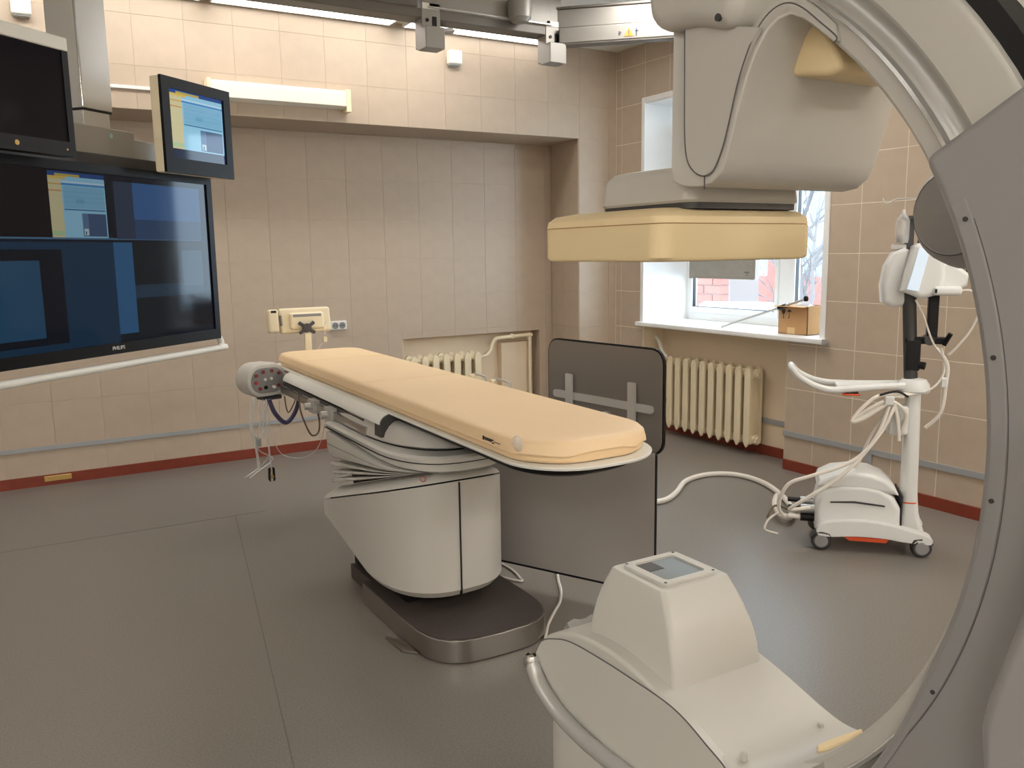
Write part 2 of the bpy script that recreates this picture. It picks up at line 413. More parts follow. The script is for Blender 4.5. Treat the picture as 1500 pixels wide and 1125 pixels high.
# reveal linings, trims, sill
rv = BM()
for (p, q) in (((XR, WY1-.001), (XW, WY1-.012)),):
    prism([(p[0], p[1]), (q[0], q[1]), (q[0], q[1]+.01), (p[0], p[1]+.01)], 2, WZ0, WZ1, bm=rv)
box((XR, WY0, WZ1-.012), (XW, WY1, WZ1), bm=rv); box((XR, WY0, WZ0), (XW, WY0+.012, WZ1), bm=rv)
obj('reveal_lining', rv, 'upvc', win, 0)
tr = BM(); box((XR-.014, WY1-.006, WZ0), (XR, WY1+.036, WZ1+.04), .003, 1, tr); box((XR-.014, WY0-.036, WZ0), (XR, WY0+.006, WZ1+.04), .003, 1, tr); box((XR-.014, WY0+.006, WZ1-.004), (XR, WY1-.006, WZ1+.04), .003, 1, tr)
obj('casing', tr, 'upvc', win)
sill = obj('sill', box((XR-.065, WY0-.06, WZ0), (XW+.005, WY1+.045, WZ0+.036), .008, 2), 'upvc', win)
obj('sill_end_cap', box((XR-.066, WY0-.066, WZ0-.002), (XR-.008, WY0-.058, WZ0+.038), .002, 1), 'duct', sill)

# blind hanging on the left sash
y0b, y1b = at(1106, 400, 0, XW-.02).y, WY1-.06
zb = at(1060, 408, 0, XW-.02).z
bl = thing('roller_blind', 'plain grey roller blind half lowered over the left window pane', 'blind', (XW-.02, (y0b+y1b)/2, zb))
sheet = BM(); n = 14
A = [[sheet.verts.new((XW-.02+.002*math.sin(i*1.3)+dx, y0b+(y1b-y0b)*i/n, z)) for i in range(n+1)] for dx, z in ((0, zb), (0, 2.64), (.002, 2.64), (.002, zb))]
for k in range(4):
    for i in range(n): sheet.faces.new((A[k][i], A[k][i+1], A[(k+1) % 4][i+1], A[(k+1) % 4][i]))
fb = obj('fabric', sheet, 'blind', bl); obj('roller', cyl((XW-.035, y0b-.02, 2.66), (XW-.035, y1b+.02, 2.66), .022), 'white', bl)
obj('bottom_bar', box((XW-.024, y0b, zb-.004), (XW-.014, y1b, zb+.006), .002, 1), 'blind', bl)
for k, (dz, w) in enumerate(((.055, .06), (.048, .045), (.03, .02))):
    pc = at(1094, 395, 0, XW-.0245)
    obj('print_mark', box((XW-.0245, pc.y-w/2, zb+dz), (XW-.0225, pc.y+w/2, zb+dz+.004)), 'ink', fb, 0)

# ------------------------------------------------------------------ outside
struct('ground', box((5.6, -8, -1.3), (60, 40, -1.0)), 'snow')
zsn = at(1060, 441, 0, 5.52).z
sm_ = BM(); yy = [WY0-.1+.2*i for i in range(11)]
prof = [[(5.43, y, .9), (5.43, y, zsn-.05+.012*math.sin(y*3)), (5.52, y, zsn+.012*math.sin(y*4)), (5.62, y, zsn-.01+.015*math.sin(y*5+1)), (5.70, y, .97), (5.70, y, .9)] for y in yy]
loft(prof, bm=sm_)
single('snow_bank', sm_, 'snow', 'white snow drifted on the outer window ledge', 'snow')
# brick pier near the window (left pane)
pc = at(1030, 425, 0, 6.9)
pier = thing('brick_pillar', 'red brick pillar standing outside close to the window', 'pillar', (7.05, pc.y+.1, -1.0))
yp0, yp1 = at(1056, 430, 0, 6.9).y, at(1016, 430, 0, 6.9).y+.45
obj('mortar_core', box((6.91, yp0+.01, -1.0), (7.5, yp1-.01, 3.6)), 'mortar', pier, 0)
nb = 0; z = .70
bmesh_cache = {}
while z < 1.75:
    off = .14 if nb % 2 else 0; y = yp0-off
    while y < yp1:
        ya, yb_ = max(y, yp0), min(y+.27, yp1)
        if yb_-ya > .03:
            k = round(yb_-ya, 3)
            if k not in bmesh_cache:
                bb = box((0, -k/2, 0), (.12, k/2, .088), .004, 1); me = bpy.data.meshes.new('brick'); bb.to_mesh(me); bb.free(); me.materials.append(M['brick']); bmesh_cache[k] = me
            o = bpy.data.objects.new('brick', bmesh_cache[k]); COL.objects.link(o); o.parent = pier
            o.location = Vector((6.90, (ya+yb_)/2, z))-Vector(pier.location)
        y += .28
    z += .10; nb += 1
obj('upper_brickwork', box((6.9, yp0, 1.76), (7.45, yp1, 3.62), .004, 1), 'brick', pier, 0)
obj('lower_brickwork', box((6.9, yp0, -1.0), (7.45, yp1, .69), .004, 1), 'brick', pier, 0)
# building across the yard
bx = 17
bld = thing('building', 'pale building with brick base seen through the window behind bare branches', 'building', (bx+2, 17, -1.0))
obj('wall', box((bx, 8, -1.0), (bx+4, 34, 7.0)), 'facade', bld, 0)
obj('brick_base', box((bx-.08, 8, -1.0), (bx, 34, .9), .01, 1), 'brick', bld, 0)
obj('brick_column', box((bx-.12, at(1141, 420, 0, bx).y, -1.0), (bx, at(1128, 420, 0, bx).y, 7), .01, 1), 'brick', bld, 0)
for (x0, x1, y0, y1) in ((1098, 1122, 398, 430), (1058, 1066, 410, 445), (1168, 1176, 380, 440), (1180, 1192, 395, 430), (1062, 1090, 300, 360), (1168, 1186, 300, 340)):
    a, c = at(x0, y1, 0, bx-.06), at(x1, y0, 0, bx-.06)
    f = obj('window', frame((bx-.07, c.y, a.z), (bx+.02, a.y, c.z), .07, .07, 0), 'upvc', bld); obj('pane', box((bx-.03, c.y+.05, a.z+.05), (bx-.02, a.y-.05, c.z-.05)), 'winglass', f, 0)
obj('roof_snow', box((bx-.4, 7.8, 7.0), (bx+4.2, 34.2, 7.3), .1, 2), 'snow', bld)
def tree(px, depth, h, seed, label):
    rnd = random.Random(seed); p = at(px, 430, 0, depth); t = thing('bare_tree', label, 'tree', (depth, p.y, -1.0))
    br = BM(); tw = BM()
    def grow(p, d, L, r, lev, bm_):
        pts = [p]; rr = [r]
        for k in range(3):
            d = (d+Vector((rnd.uniform(-.22, .22), rnd.uniform(-.22, .22), rnd.uniform(-.05, .18)))).normalized(); p = p+d*L/3; pts.append(p); rr.append(r*(1-.2*(k+1)))
        tube(pts, rr, 5 if lev < 2 else 3, bm_)
        if lev < 4:
            for k in range(4 if lev < 3 else 3):
                q = pts[rnd.choice((1, 2, 3))]; dd = (d+Vector((rnd.uniform(-1, 1), rnd.uniform(-1, 1), rnd.uniform(-.3, .6)))).normalized()
                grow(q, dd, L*rnd.uniform(.5, .72), r*.5, lev+1, tw if lev >= 0 else br)
    grow(Vector((depth, p.y, -1.0)), Vector((0, 0, 1)), h*.42, .085, 0, br)
    obj('trunk', br, 'bark', t); k = obj('branches', tw, 'bark', t); k['kind'] = 'stuff'
tree(1100, 10.5, 5.2, 3, 'bare tree outside seen through the wide window pane')
tree(1182, 9.5, 5.6, 5, 'bare tree outside seen through the narrow right window pane')
tree(1172, 13.0, 6.4, 11, 'tall bare tree farther back behind the narrow right pane')

# ------------------------------------------------------------------ radiators
def radiator(name, label, loc, rotz, n, pitch=.1, h=.58, pipes=()):
    r = thing(name, label, 'radiator', loc, rotz)                    # local x runs along the radiator, -y faces the room
    proto = None
    for i in range(n):
        if proto is None:
            s = BM(); w = pitch*.60
            pr = [(-w/2, .03), (-w/2, h-.05), (-w*.42, h-.02), (-w*.2, h-.004), (0, h), (w*.2, h-.004), (w*.42, h-.02), (w/2, h-.05), (w/2, .03), (w*.3, .012), (0, -.012), (-w*.3, .012)]
            prism(pr, 1, -.072, -.048, .006, 2, s); prism(pr, 1, .048, .072, .006, 2, s)
            for zz in (.045, h-.055): cyl((-pitch/2, 0, zz), (pitch/2, 0, zz), .034, 14, s); box((-w*.4, -.06, zz-.035), (w*.4, .06, zz+.035), .015, 2, s)
            box((-.008, -.05, .05), (.008, .05, h-.06), .003, 1, s)
            proto = obj('section', s, 'radpaint', r, local=True); o = proto
        else:
            o = proto.copy(); COL.objects.link(o); o.parent = r
        o.location = (pitch*(i+.5), 0, 0)
    for zz, x in ((h-.055, pitch*n), (.045, pitch*n), (h-.055, 0), (.045, 0)):
        sgn = 1 if x > 0 else -1
        obj('end_plug', cyl((x, 0, zz), (x+sgn*.018, 0, zz), .028, 6), 'radpaint', r, local=True)
    return r
ra = radiator('radiator', 'cream cast iron radiator below the window sill', (4.935, 5.60, .075), -PI/2, 10, .1, .62)
px_ = [(5.60-p.y, q, p.z-.075) for p, q in ((at(x, y, 0, 4.935), q) for x, y, q in ((984, 524, 0), (976, 522, 0), (970, 513, .0), (966, 502, .0), (961, 495, .01), (954, 492, .03), (946, 491, .085)))]
obj('supply_pipe', tube(smoothpath(px_, 5), .015, 10), 'white', ra, local=True)
obj('valve_body', cyl((-.055, 0, .565), (-.015, 0, .565), .02, 10), 'brass', ra, local=True)
obj('valve_handle', cyl((-.035, 0, .585), (-.035, 0, .612), .014, 10), 'red', ra, local=True)
obj('lower_valve', cyl((-.055, 0, .045), (-.015, 0, .045), .02, 10), 'brass', ra, local=True)
obj('return_pipe', tube([(-.05, 0, .045), (-.2, 0, .045)], .012, 10), 'radpaint', ra, local=True)
rb = radiator('radiator', 'cream cast iron radiator in the wall recess behind the examination table', (2.955, 6.80, .105), 0, 7, .105, .61)
obj('supply_pipe', tube(smoothpath([(.735, 0, .555), (.80, 0, .557), (.85, 0, .60), (.87, 0, .66), (.90, 0, .70), (.96, 0, .712), (1.30, 0, .722)], 5), .016, 10), 'radpaint', rb, local=True)
obj('riser_pipe', tube([(1.275, 0, .74), (1.275, 0, -.1)], .014, 10), 'radpaint', rb, local=True)
obj('pipe_joint', cyl((1.08, 0, .70), (1.08, 0, .745), .022, 10), 'radpaint', rb, local=True)
# painted recess: back, boxed panel
obj('recess_back', box((2.926, 6.922, 0), (4.331, 6.931, .866)), 'plaster', wall_back, 0)
obj('recess_side', box((2.926, YB+.002, 0), (2.934, 6.922, .866)), 'plaster', wall_back, 0)
obj('boxed_panel', box((3.945, 6.845, 0), (4.27, 6.922, .765), .004, 1), 'plaster', wall_back)

# ------------------------------------------------------------------ ceiling lamps, rails
def ceiling_light(x0, x1, y0, y1, label, dm='lamp_on'):
    c = ((x0+x1)/2, (y0+y1)/2, ZC-.03)
    t = thing('ceiling_light', label, 'lamp', c, 0, 'fluorescent ceiling lights')
    obj('housing', frame((x0, y0, ZC-.032), (x1, y1, ZC-.001), .012, .012, 2), 'white', t)
    obj('diffuser', box((x0+.012, y0+.012, ZC-.030), (x1-.012, y1-.012, ZC-.02)), dm, t, 0)
ceiling_light(.0, 1.30, 6.03, 6.21, 'lit ceiling light nearest the left end of the niche wall', 'lamp_strip')
ceiling_light(1.36, 2.66, 6.03, 6.21, 'lit ceiling light along the niche wall left of the hanging rail posts', 'lamp_strip')
ceiling_light(2.76, 4.06, 6.03, 6.21, 'lit ceiling light along the niche wall between the hanging rail posts', 'lamp_strip')
ceiling_light(3.35, 4.55, 4.0, 4.6, 'lit ceiling light beyond the warning arm near the window wall')
for x0, y0, lab in ((-.75, 5.55, 'lit ceiling light in front of the niche wall, leftmost of its row'), (.65, 5.55, 'lit ceiling light in front of the niche wall, middle of its row'), (2.05, 5.55, 'lit ceiling light in front of the niche wall, rightmost of its row'), (-2.9, 2.6, 'lit ceiling light overhead at far left, nearer the niche wall'), (-2.9, .2, 'lit ceiling light overhead at far left, level with the ring'),
                    (-2.9, -2.4, 'added fill light out of view in the rear left corner'), (-.6, -3.4, 'added fill light out of view at the rear, left of the middle'),  # rear entries are added fill lights, out of view
                    (1.7, -3.4, 'added fill light out of view at the rear, right of the middle'), (3.9, -2.6, 'added fill light out of view in the rear right corner'), (3.3, 1.2, 'lit ceiling light overhead on the right of the room')):
    ceiling_light(x0, x0+1.25, y0, y0+(.32 if y0 > 5 else .62), lab, 'lamp_row' if y0 > 5 else 'lamp_dim' if x0 < -2 and y0 > 0 else 'fill_rear' if y0 < -1 else 'lamp_on')

# transverse ceiling beam with two hanging posts
tr_ = thing('ceiling_rail', 'grey ceiling rail beam with two hanging square posts', 'rail', (2.8, 5.06, 2.98))
obj('beam', box((.2, 5.0, 3.03), (3.36, 5.14, 3.088), .004, 1), 'raildark', tr_)
obj('beam_cover', box((2.40, 4.99, 3.085), (3.30, 5.14, 3.30), .006, 1), 'railgrey', tr_)
obj('beam_lip', box((2.40, 4.975, 3.089), (3.30, 5.0, 3.10), .002, 1), 'alu', tr_)
obj('beam_cap', box((.2, 4.99, 3.085), (2.33, 5.14, 3.30), .006, 1), 'raildark', tr_)
for k, x in enumerate((2.355, 3.262)):
    p = obj('post', box((x, 4.995, 2.86), (x+.125, 5.10, ZC), .003, 1), 'railgrey', tr_)
    obj('post_foot', box((x-.003, 4.94, 2.846), (x+.128, 5.06, 2.975), .004, 1), 'railgrey', p)
    obj('slot', box((x+.07, 4.992, 2.96), (x+.10, 4.997, 3.045), .001, 1), 'black', p)
    obj('bolt', cyl((x+.035, 4.99, 3.02), (x+.035, 4.997, 3.02), .011, 10), 'black', p)
    obj('label_plate', box((x+.004, 4.99, 3.085), (x+.12, 4.996, 3.12), .001, 1), 'white', p)
obj('brace', tube([(2.47, 5.06, 2.97), (2.72, 5.30, 3.06)], .02, 4), 'railgrey', tr_)
obj('motor_cover', lathe([(.001, 3.06), (.05, 3.065), (.075, 3.09), (.08, 3.2)], (3.02, 4.93, 0)), 'railgrey', tr_)
# swivel arm with warning sign, running towards the window side
arm = thing('ceiling_suspension', 'pale grey horizontal arm with an amber warning triangle beside the right post', 'arm', (3.7, 4.7, 3.0))
pA, pB = Vector((3.38, 5.0)), Vector((4.15, 4.28)); dA = (pB-pA).normalized(); nA = Vector((-dA.y, dA.x))
if nA.y > 0: nA = -nA
def arm_prism(z0, z1, w0, w1, s0=0, s1=1, bm=None, r=.006):
    L = (pB-pA).length; a = pA+dA*L*s0; c = pA+dA*L*s1
    return prism([tuple(a+nA*w0), tuple(c+nA*w0), tuple(c-nA*w1), tuple(a-nA*w1)], 2, z0, z1, r, 1, bm)
ab = obj('arm_body', arm_prism(2.975, 3.075, .05, .05), 'railgrey', arm)
obj('arm_edge', arm_prism(2.965, 2.976, .045, .045, .02, .98, r=.002), 'raildark', arm)
obj('upper_rail', arm_prism(3.08, 3.20, .02, .10, -.02, 1.3), 'railgrey', arm)
obj('upper_rail_edge', arm_prism(3.20, 3.215, .03, .11, -.02, 1.3, r=.002), 'raildark', arm)
wc = at_plane(921, 47, (pA.x+nA.x*.052, pA.y+nA.y*.052, 3), Vector((nA.x, nA.y, 0)))
mt = frame_mtx(wc+Vector((nA.x, nA.y, 0))*.001, (dA.x, dA.y, 0), (0, 0, 1))
tb = BM(); vs = [tb.verts.new(v) for v in ((-.03, -.024, 0), (.03, -.024, 0), (0, .03, 0), (-.03, -.024, .001), (.03, -.024, .001), (0, .03, .001))]
tb.faces.new(vs[3:]); [tb.faces.new((vs[i], vs[(i+1) % 3], vs[3+(i+1) % 3], vs[3+i])) for i in range(3)]; tb.transform(mt)
wt = obj('warning_triangle', tb, 'warn', ab, 0)
ib = BM(); box((-.003, -.012, 0), (.003, .012, .0016), bm=ib); box((-.003, -.019, 0), (.003, -.014, .0016), bm=ib)
box((.048, -.026, 0), (.053, .024, .001), bm=ib); box((.043, .004, 0), (.062, .010, .001), bm=ib); box((-.066, -.012, 0), (-.058, .01, .001), bm=ib); box((-.056, -.006, 0), (-.05, .006, .001), bm=ib)
ib.transform(mt); obj('warning_symbols', ib, 'cable_blue', ab, 0)
# long ceiling rails overhead
for x, lab in ((4.35, 'long grey ceiling track beside the window wall'),):
    r_ = BM(); box((x-.06, -1.5, ZC-.09), (x+.06, 5.7, ZC-.001), .004, 1, r_); single('ceiling_track', r_, 'railgrey', lab, 'rail')

# ------------------------------------------------------------------ header wall fittings
yh = YH-TT
wl = thing('wall_lamp', 'long white unlit wall lamp on the header above the niche', 'lamp', (1.81, yh, 2.64))
obj('reflector', prism([(yh, 2.78), (yh-.05, 2.785), (yh-.085, 2.76), (yh-.085, 2.67), (yh-.02, 2.655), (yh, 2.655)], 0, 1.32, 2.275, .004, 2), 'lamp_off', wl)
for x0, x1 in ((1.295, 1.322), (2.272, 2.31)): obj('end_cap', box((x0, yh-.09, 2.63), (x1, yh, 2.79), .006, 2), 'cream', wl)
single('cable_channel', box((-.6, yh-.018, 2.686), (1.296, yh, 2.708), .003, 1), 'white', 'thin white cable channel running left from the wall lamp', 'channel')
def alarm(x, z, label):
    t = thing('alarm_box', label, 'sensor', (x, yh, z-.05), 0, 'white sensor boxes on the header wall')
    obj('case', box((x-.055, yh-.075, z-.055), (x+.055, yh, z+.05), .014, 3), 'white', t)
    obj('base', box((x-.045, yh-.06, z-.064), (x+.045, yh, z-.052), .004, 1), 'duct', t)
alarm(3.19, 3.11, 'white sensor box on the header wall between the two hanging posts')
alarm(.243, 3.12, 'white sensor box on the header wall left of the monitor column')
pw = at(1496, 34, 0, XR-TT)
single('sensor_box', box((XR-TT-.06, pw.y-.08, pw.z-.07), (XR-TT, pw.y+.06, pw.z+.07), .012, 2), 'white', 'white box high on the tiled wall right of the ring', 'sensor')
hk = at(1345, 293, 0, XR-TT); hb = tube(smoothpath([(XR-TT, hk.y-.02, hk.z+.01), (XR-.05, hk.y, hk.z+.008), (XR-.10, hk.y+.08, hk.z+.008), (XR-.12, hk.y+.11, hk.z-.015), (XR-.13, hk.y+.135, hk.z-.012), (XR-.13, hk.y+.15, hk.z+.018)], 4), .005, 6)
single('wall_hook', hb, 'alu', 'thin wire hook projecting from the tiled right wall', 'hook')
so = thing('power_socket', 'white double power socket on the niche wall above the table head', 'socket', (2.345, YB-TT, .985))
sp = obj('plate', box((2.275, YB-TT-.035, .985), (2.42, YB-TT, 1.06), .01, 3), 'white', so)
for x in (2.318, 2.377):
    w_ = lathe([(.027, 0), (.027, .003), (.02, .003), (.019, .0005), (.001, .0005)], (0, 0, 0), 2, 18); w_.transform(frame_mtx((x, YB-TT-.0352, 1.022), (1, 0, 0), (0, 0, 1)))
    k = obj('outlet', w_, 'panel_grey', sp)
    hb = BM(); [cyl((x+dx, YB-TT-.0385, 1.022), (x+dx, YB-TT-.035, 1.022), .004, 8, hb) for dx in (-.009, .009)]
    obj('pin_holes', hb, 'black', sp)

# ------------------------------------------------------------------ items on the sill
cb_ = thing('cardboard_box', 'open brown cardboard box on the window sill', 'box', (4.95, 4.24, WZ0+.036))
zs = WZ0+.037
cy0, cy1, cx0, cx1 = 4.11, 4.375, 4.88, 5.10
bb = BM(); T = .004
box((cx0, cy0, zs), (cx1, cy1, zs+T), bm=bb); box((cx0, cy0, zs), (cx0+T, cy1, zs+.205), bm=bb); box((cx1-T, cy0, zs), (cx1, cy1, zs+.205), bm=bb); box((cx0, cy0, zs), (cx1, cy0+T, zs+.205), bm=bb); box((cx0, cy1-T, zs), (cx1, cy1, zs+.205), bm=bb)
cbx = obj('carton', bb, 'carton', cb_, 0)
obj('flap', prism([(cx0, zs+.203), (cx0-.045, zs+.198), (cx0-.045, zs+.202), (cx0, zs+.207)], 1, cy0, cy1), 'carton', cb_, 0)
obj('tape_patch', box((cx0-.001, cy0+.11, zs+.002), (cx0, cy0+.18, zs+.05)), 'tape', cbx, 0)
mk = BM()
def cm(pts): prism([(cy1-.03-a, zs+.1+c) for a, c in pts], 0, cx0-.0012, cx0-.0002, bm=mk)
cm([(.0, .075), (.035, .075), (.03, .05), (.02, .04), (.02, .018), (.028, .012), (.007, .012), (.015, .018), (.015, .04), (.005, .05)])
cm([(.05, .058), (.058, .072), (.07, .077), (.083, .072), (.09, .058), (.072, .062), (.072, .02), (.066, .012), (.06, .018), (.064, .02), (.068, .024), (.068, .062)])
obj('handling_symbols', mk, 'ink', cbx, 0)
fb_ = BM(); rnd = random.Random(4)
g = [[fb_.verts.new((cx0+.0+.22*i/6, cy0+.01+.24*j/6, zs+.2+.02*rnd.random()+.02*math.sin(i))) for j in range(7)] for i in range(7)]
for i in range(6):
    for j in range(6): fb_.faces.new((g[i][j], g[i+1][j], g[i+1][j+1], g[i][j+1]))
bmesh.ops.solidify(fb_, geom=fb_.faces[:], thickness=.003)
single('plastic_wrap', fb_, 'clear', 'crumpled clear plastic wrap in the open cardboard box', 'wrap', smooth=0)
pr0 = Vector((4.86, 4.93, WZ0+.045)); pr1 = Vector((4.862, 4.115, 1.243))
rd = thing('walking_stick', 'thin grey metal rod with black ends leaning on the cardboard box', 'rod', tuple(pr0))
dd = (pr1-pr0)
obj('shaft', tube([pr0, pr0+dd*.97], .0085, 10), 'alu', rd)
obj('collar', cyl(pr0+dd*.70, pr0+dd*.78, .016, 12, bev=.003), 'black', rd); obj('end_knob', lathe([(.001, 0), (.013, .004), (.018, .016), (.018, .028), (.012, .04), (.001, .044)], (0, 0, 0), 2, 14), 'black', rd).location = pr1-Vector((0, 0, .02))

# ------------------------------------------------------------------ examination table
TA = math.atan2(.02, 1)                                             # the top is slewed a degree
tb_ = thing('patient_table', 'examination table with grey pedestal, steel floor plate and floating white top', 'table', (1.6, 3.6, 0))
sk = [(1.30, 3.58), (1.30, 3.10)]
for k in range(1, 14):
    a = PI+PI*k/14; ca, sa = math.cos(a), math.sin(a); e = .62
    sk.append((1.592+.292*math.copysign(abs(ca)**e, ca), 3.10+.318*math.copysign(abs(sa)**e, sa)))
sk += [(1.885, 3.10), (1.885, 3.58)]
obj('floor_plate', prism(sk, 2, .004, .098, .004, 2), 'steel', tb_)
def inset(pts, c, s): return [(c[0]+(x-c[0])*s, c[1]+(y-c[1])*s) for x, y in pts]
obj('plate_mat', prism(inset(sk, (1.592, 3.45), .985), 2, .098, .1015), 'rubber', tb_)
obj('rear_plate', box((1.36, 3.58, .004), (1.82, 3.9, .08), .005), 'rubber', tb_)
obj('floor_bracket', prism([(1.245, 3.18), (1.30, 3.08), (1.30, 2.97), (1.255, 3.02)], 2, 0, .012, .002), 'steel', tb_)
def plan(inx=0, yfront=3.05, yback=3.95, x0=1.28, x1=1.862, dep=.40, e=.78, n=22):
    pts = [(x0+inx, yback-inx)]; cx = (x0+x1)/2; hw = (x1-x0)/2-inx; yc = yfront+dep
    for k in range(n+1):
        a = PI+PI*k/n; ca, sa = math.cos(a), math.sin(a)
        pts.append((cx+hw*math.copysign(abs(ca)**e, ca), yc+(dep-inx)*math.copysign(abs(sa)**e, sa)))
    pts.append((x1-inx, yback-inx)); return pts
ztop = lambda y: .672-.285*(y-3.05)
zbot = lambda y: .165 if y < 3.44 else .165+.215*(y-3.44)
YBK = 4.02
P0 = plan(0, yback=YBK); P1 = plan(.025, yback=YBK)
obj('pedestal', loft([[(x, y, zbot(y)+.0) for x, y in P1], [(x, y, zbot(y)+.03) for x, y in P0], [(x, y, ztop(y)-.004) for x, y in P0]]), 'dev2', tb_)
obj('pedestal_foot', box((1.38, 3.25, .08), (1.80, 3.9, .25), .01), 'black', tb_)
P2 = plan(.012, yback=YBK); P3 = plan(.06, yback=YBK)
obj('pedestal_joint', loft([[(x, y, ztop(y)-.004) for x, y in P1], [(x, y, ztop(y)+.003) for x, y in P1]]), 'black', tb_)
cap_ = obj('pedestal_cap', loft([[(x, y, ztop(y)+.003) for x, y in P0], [(x, y, ztop(y)+.02) for x, y in P2], [(x, y, ztop(y)+.052) for x, y in P3]]), 'dev', tb_)
lg = at(587, 704, 1, 3.08); lb = BM(); bmesh.ops.create_circle(lb, segments=4, radius=.001); lb.clear(); tube([(.011*math.cos(2*PI*k/20), .011*math.sin(2*PI*k/20), 0) for k in range(20)], .0016, 5, lb, closed=True)
lb.transform(frame_mtx((1.405, 3.10, ztop(3.12)+.033), (1, -.2, 0), (.12, .6, .75))); obj('round_badge', lb, 'red', cap_)
# front seam of the pedestal cover
sx_ = 1.545; obj('panel_seam', box((sx_-.002, 3.044, .17), (sx_+.002, 3.062, .664)), 'black', tb_, 0)
# bellows: folds fan open towards the head end
zlow = lambda y: ztop(y)+.055
zup = lambda y: .715+.035*(y-3.05)
zmid = lambda y: zlow(y)*.38+zup(y)*.62
def plate(f0, f1, za, zb, ins, m, name):
    pp = plan(ins, 3.03, 3.98); q = plan(ins+.006, 3.03, 3.98)
    mixz = lambda y, f: za(y)*(1-f)+zb(y)*f
    return obj(name, loft([[(x, y, mixz(y, f0)) for x, y in q], [(x, y, mixz(y, f0)*.7+mixz(y, f1)*.3) for x, y in pp], [(x, y, mixz(y, f1)) for x, y in pp]]), m, tb_, smooth=30)
plate(0, 1, zlow, zmid, .10, 'rubber', 'bellows_shade')  # dark solid paints the shade in the gaps between the folds
for k in range(4): plate(k/4+.12, k/4+.25, zlow, zmid, .022+.006*(k % 2), 'dev', 'bellows_fold')
plate(0, 1, zmid, zup, .012, 'dev', 'bellows_skirt')
plate(.42, .45, zmid, zup, .0112, 'black', 'skirt_slit')
# neck block and rotating bowl
nk = lambda ins: plan(ins, 2.99, 4.02, 1.30, 1.86, .42)
obj('neck', loft([[(x, y, zup(y)) for x, y in nk(.03)], [(x, y, zup(y)+.012) for x, y in nk(.01)], [(x, y, .778) for x, y in nk(0)], [(x, y, .789) for x, y in nk(.012)]]), 'dev', tb_)
obj('neck_joint', loft([[(x, y, .758) for x, y in nk(-.0006)], [(x, y, .761) for x, y in nk(-.0006)]]), 'black', tb_)
bw = lambda s: [(1.60+.264*s*math.copysign(abs(math.cos(2*PI*k/48))**.8, math.cos(2*PI*k/48)), 3.68+.60*s*math.copysign(abs(math.sin(2*PI*k/48))**.75, math.sin(2*PI*k/48))) for k in range(48)]
obj('bowl_joint', loft([[(x, y, .788) for x, y in bw(.985)], [(x, y, .797) for x, y in bw(.985)]]), 'black', tb_)
obj('swivel_bowl', loft([[(x, y, .796) for x, y in bw(.985)], [(x, y, .803) for x, y in bw(1.0)], [(x, y, .835) for x, y in bw(.965)], [(x, y, .862) for x, y in bw(.90)], [(x, y, .880) for x, y in bw(.82)]]), 'dev2', tb_, smooth=50)
# table top along Y, slewed slightly
def TX(y): return 1.645+.018*(y-2.15)
def top_outline(hw, y0, y1, rf, rh, n=9):
    pts = []
    for (sx, yc, r, a0) in ((1, y1-rh, rh, 0), (-1, y1-rh, rh, 90), (-1, y0+rf, rf, 180), (1, y0+rf, rf, 270)):
        for k in range(n+1):
            t = math.radians(a0+90*k/n); y = yc+r*math.sin(t); pts.append((TX(y)+sx*(hw-r)+r*math.cos(t), y))
    return pts
def tl(hw, y0, y1, rf, rh, levels):
    return loft([[(TX(y)+(x-TX(y))*(1-d/hw), y+(d if y < 3 else -d), z) for x, y in top_outline(hw, y0, y1, rf, rh)] for z, d in levels])
obj('tabletop', tl(.280, 2.135, 5.40, .23, .06, [(.908, .010), (.911, .002), (.918, 0), (.921, .002)]), 'white', tb_)
obj('underside_shell', tl(.245, 2.20, 5.35, .20, .05, [(.862, .05), (.880, .008), (.908, 0)]), 'black', tb_)
car = BM(); box((1.46, 3.1, .872), (1.80, 4.6, .908), .01, 2, car); obj('carriage', car, 'charcoal', tb_)
# accessory rails with clamps
def rx(y, s): return TX(y)+s
def bar(y0, y1, s0, s1, z0, z1, r=.003):
    bb = BM(); A = [bb.verts.new((rx(y, s), y, z)) for y in (y0, y1) for s, z in ((s0, z0), (s1, z0), (s1, z1), (s0, z1))]
    bb.faces.new(A[:4]); bb.faces.new(A[4:][::-1])
    for i in range(4): bb.faces.new((A[i], A[(i+1) % 4], A[4+(i+1) % 4], A[4+i]))
    bevel(bb, r, 1); return bb
ar = obj('accessory_rail', bar(3.55, 5.0, -.335, -.320, .795, .832), 'steel', tb_)
obj('rail_mount', bar(3.62, 5.0, -.318, -.22, .834, .856), 'charcoal', tb_)
for y in (3.75, 4.4, 4.9): obj('rail_standoff', bar(y, y+.03, -.313, -.25, .81, .845), 'steel', ar)
for y in (4.28, 4.00):
    c = obj('rail_clamp', bar(y, y+.10, -.352, -.312, .780, .848, .006), 'alu', tb_); obj('clamp_knob', cyl((rx(y, -.348), y+.05, .815), (rx(y, -.385), y+.05, .815), .018, 12, bev=.003), 'alu', c)
obj('far_rail', bar(2.9, 5.2, .312, .325, .80, .835), 'steel', tb_)
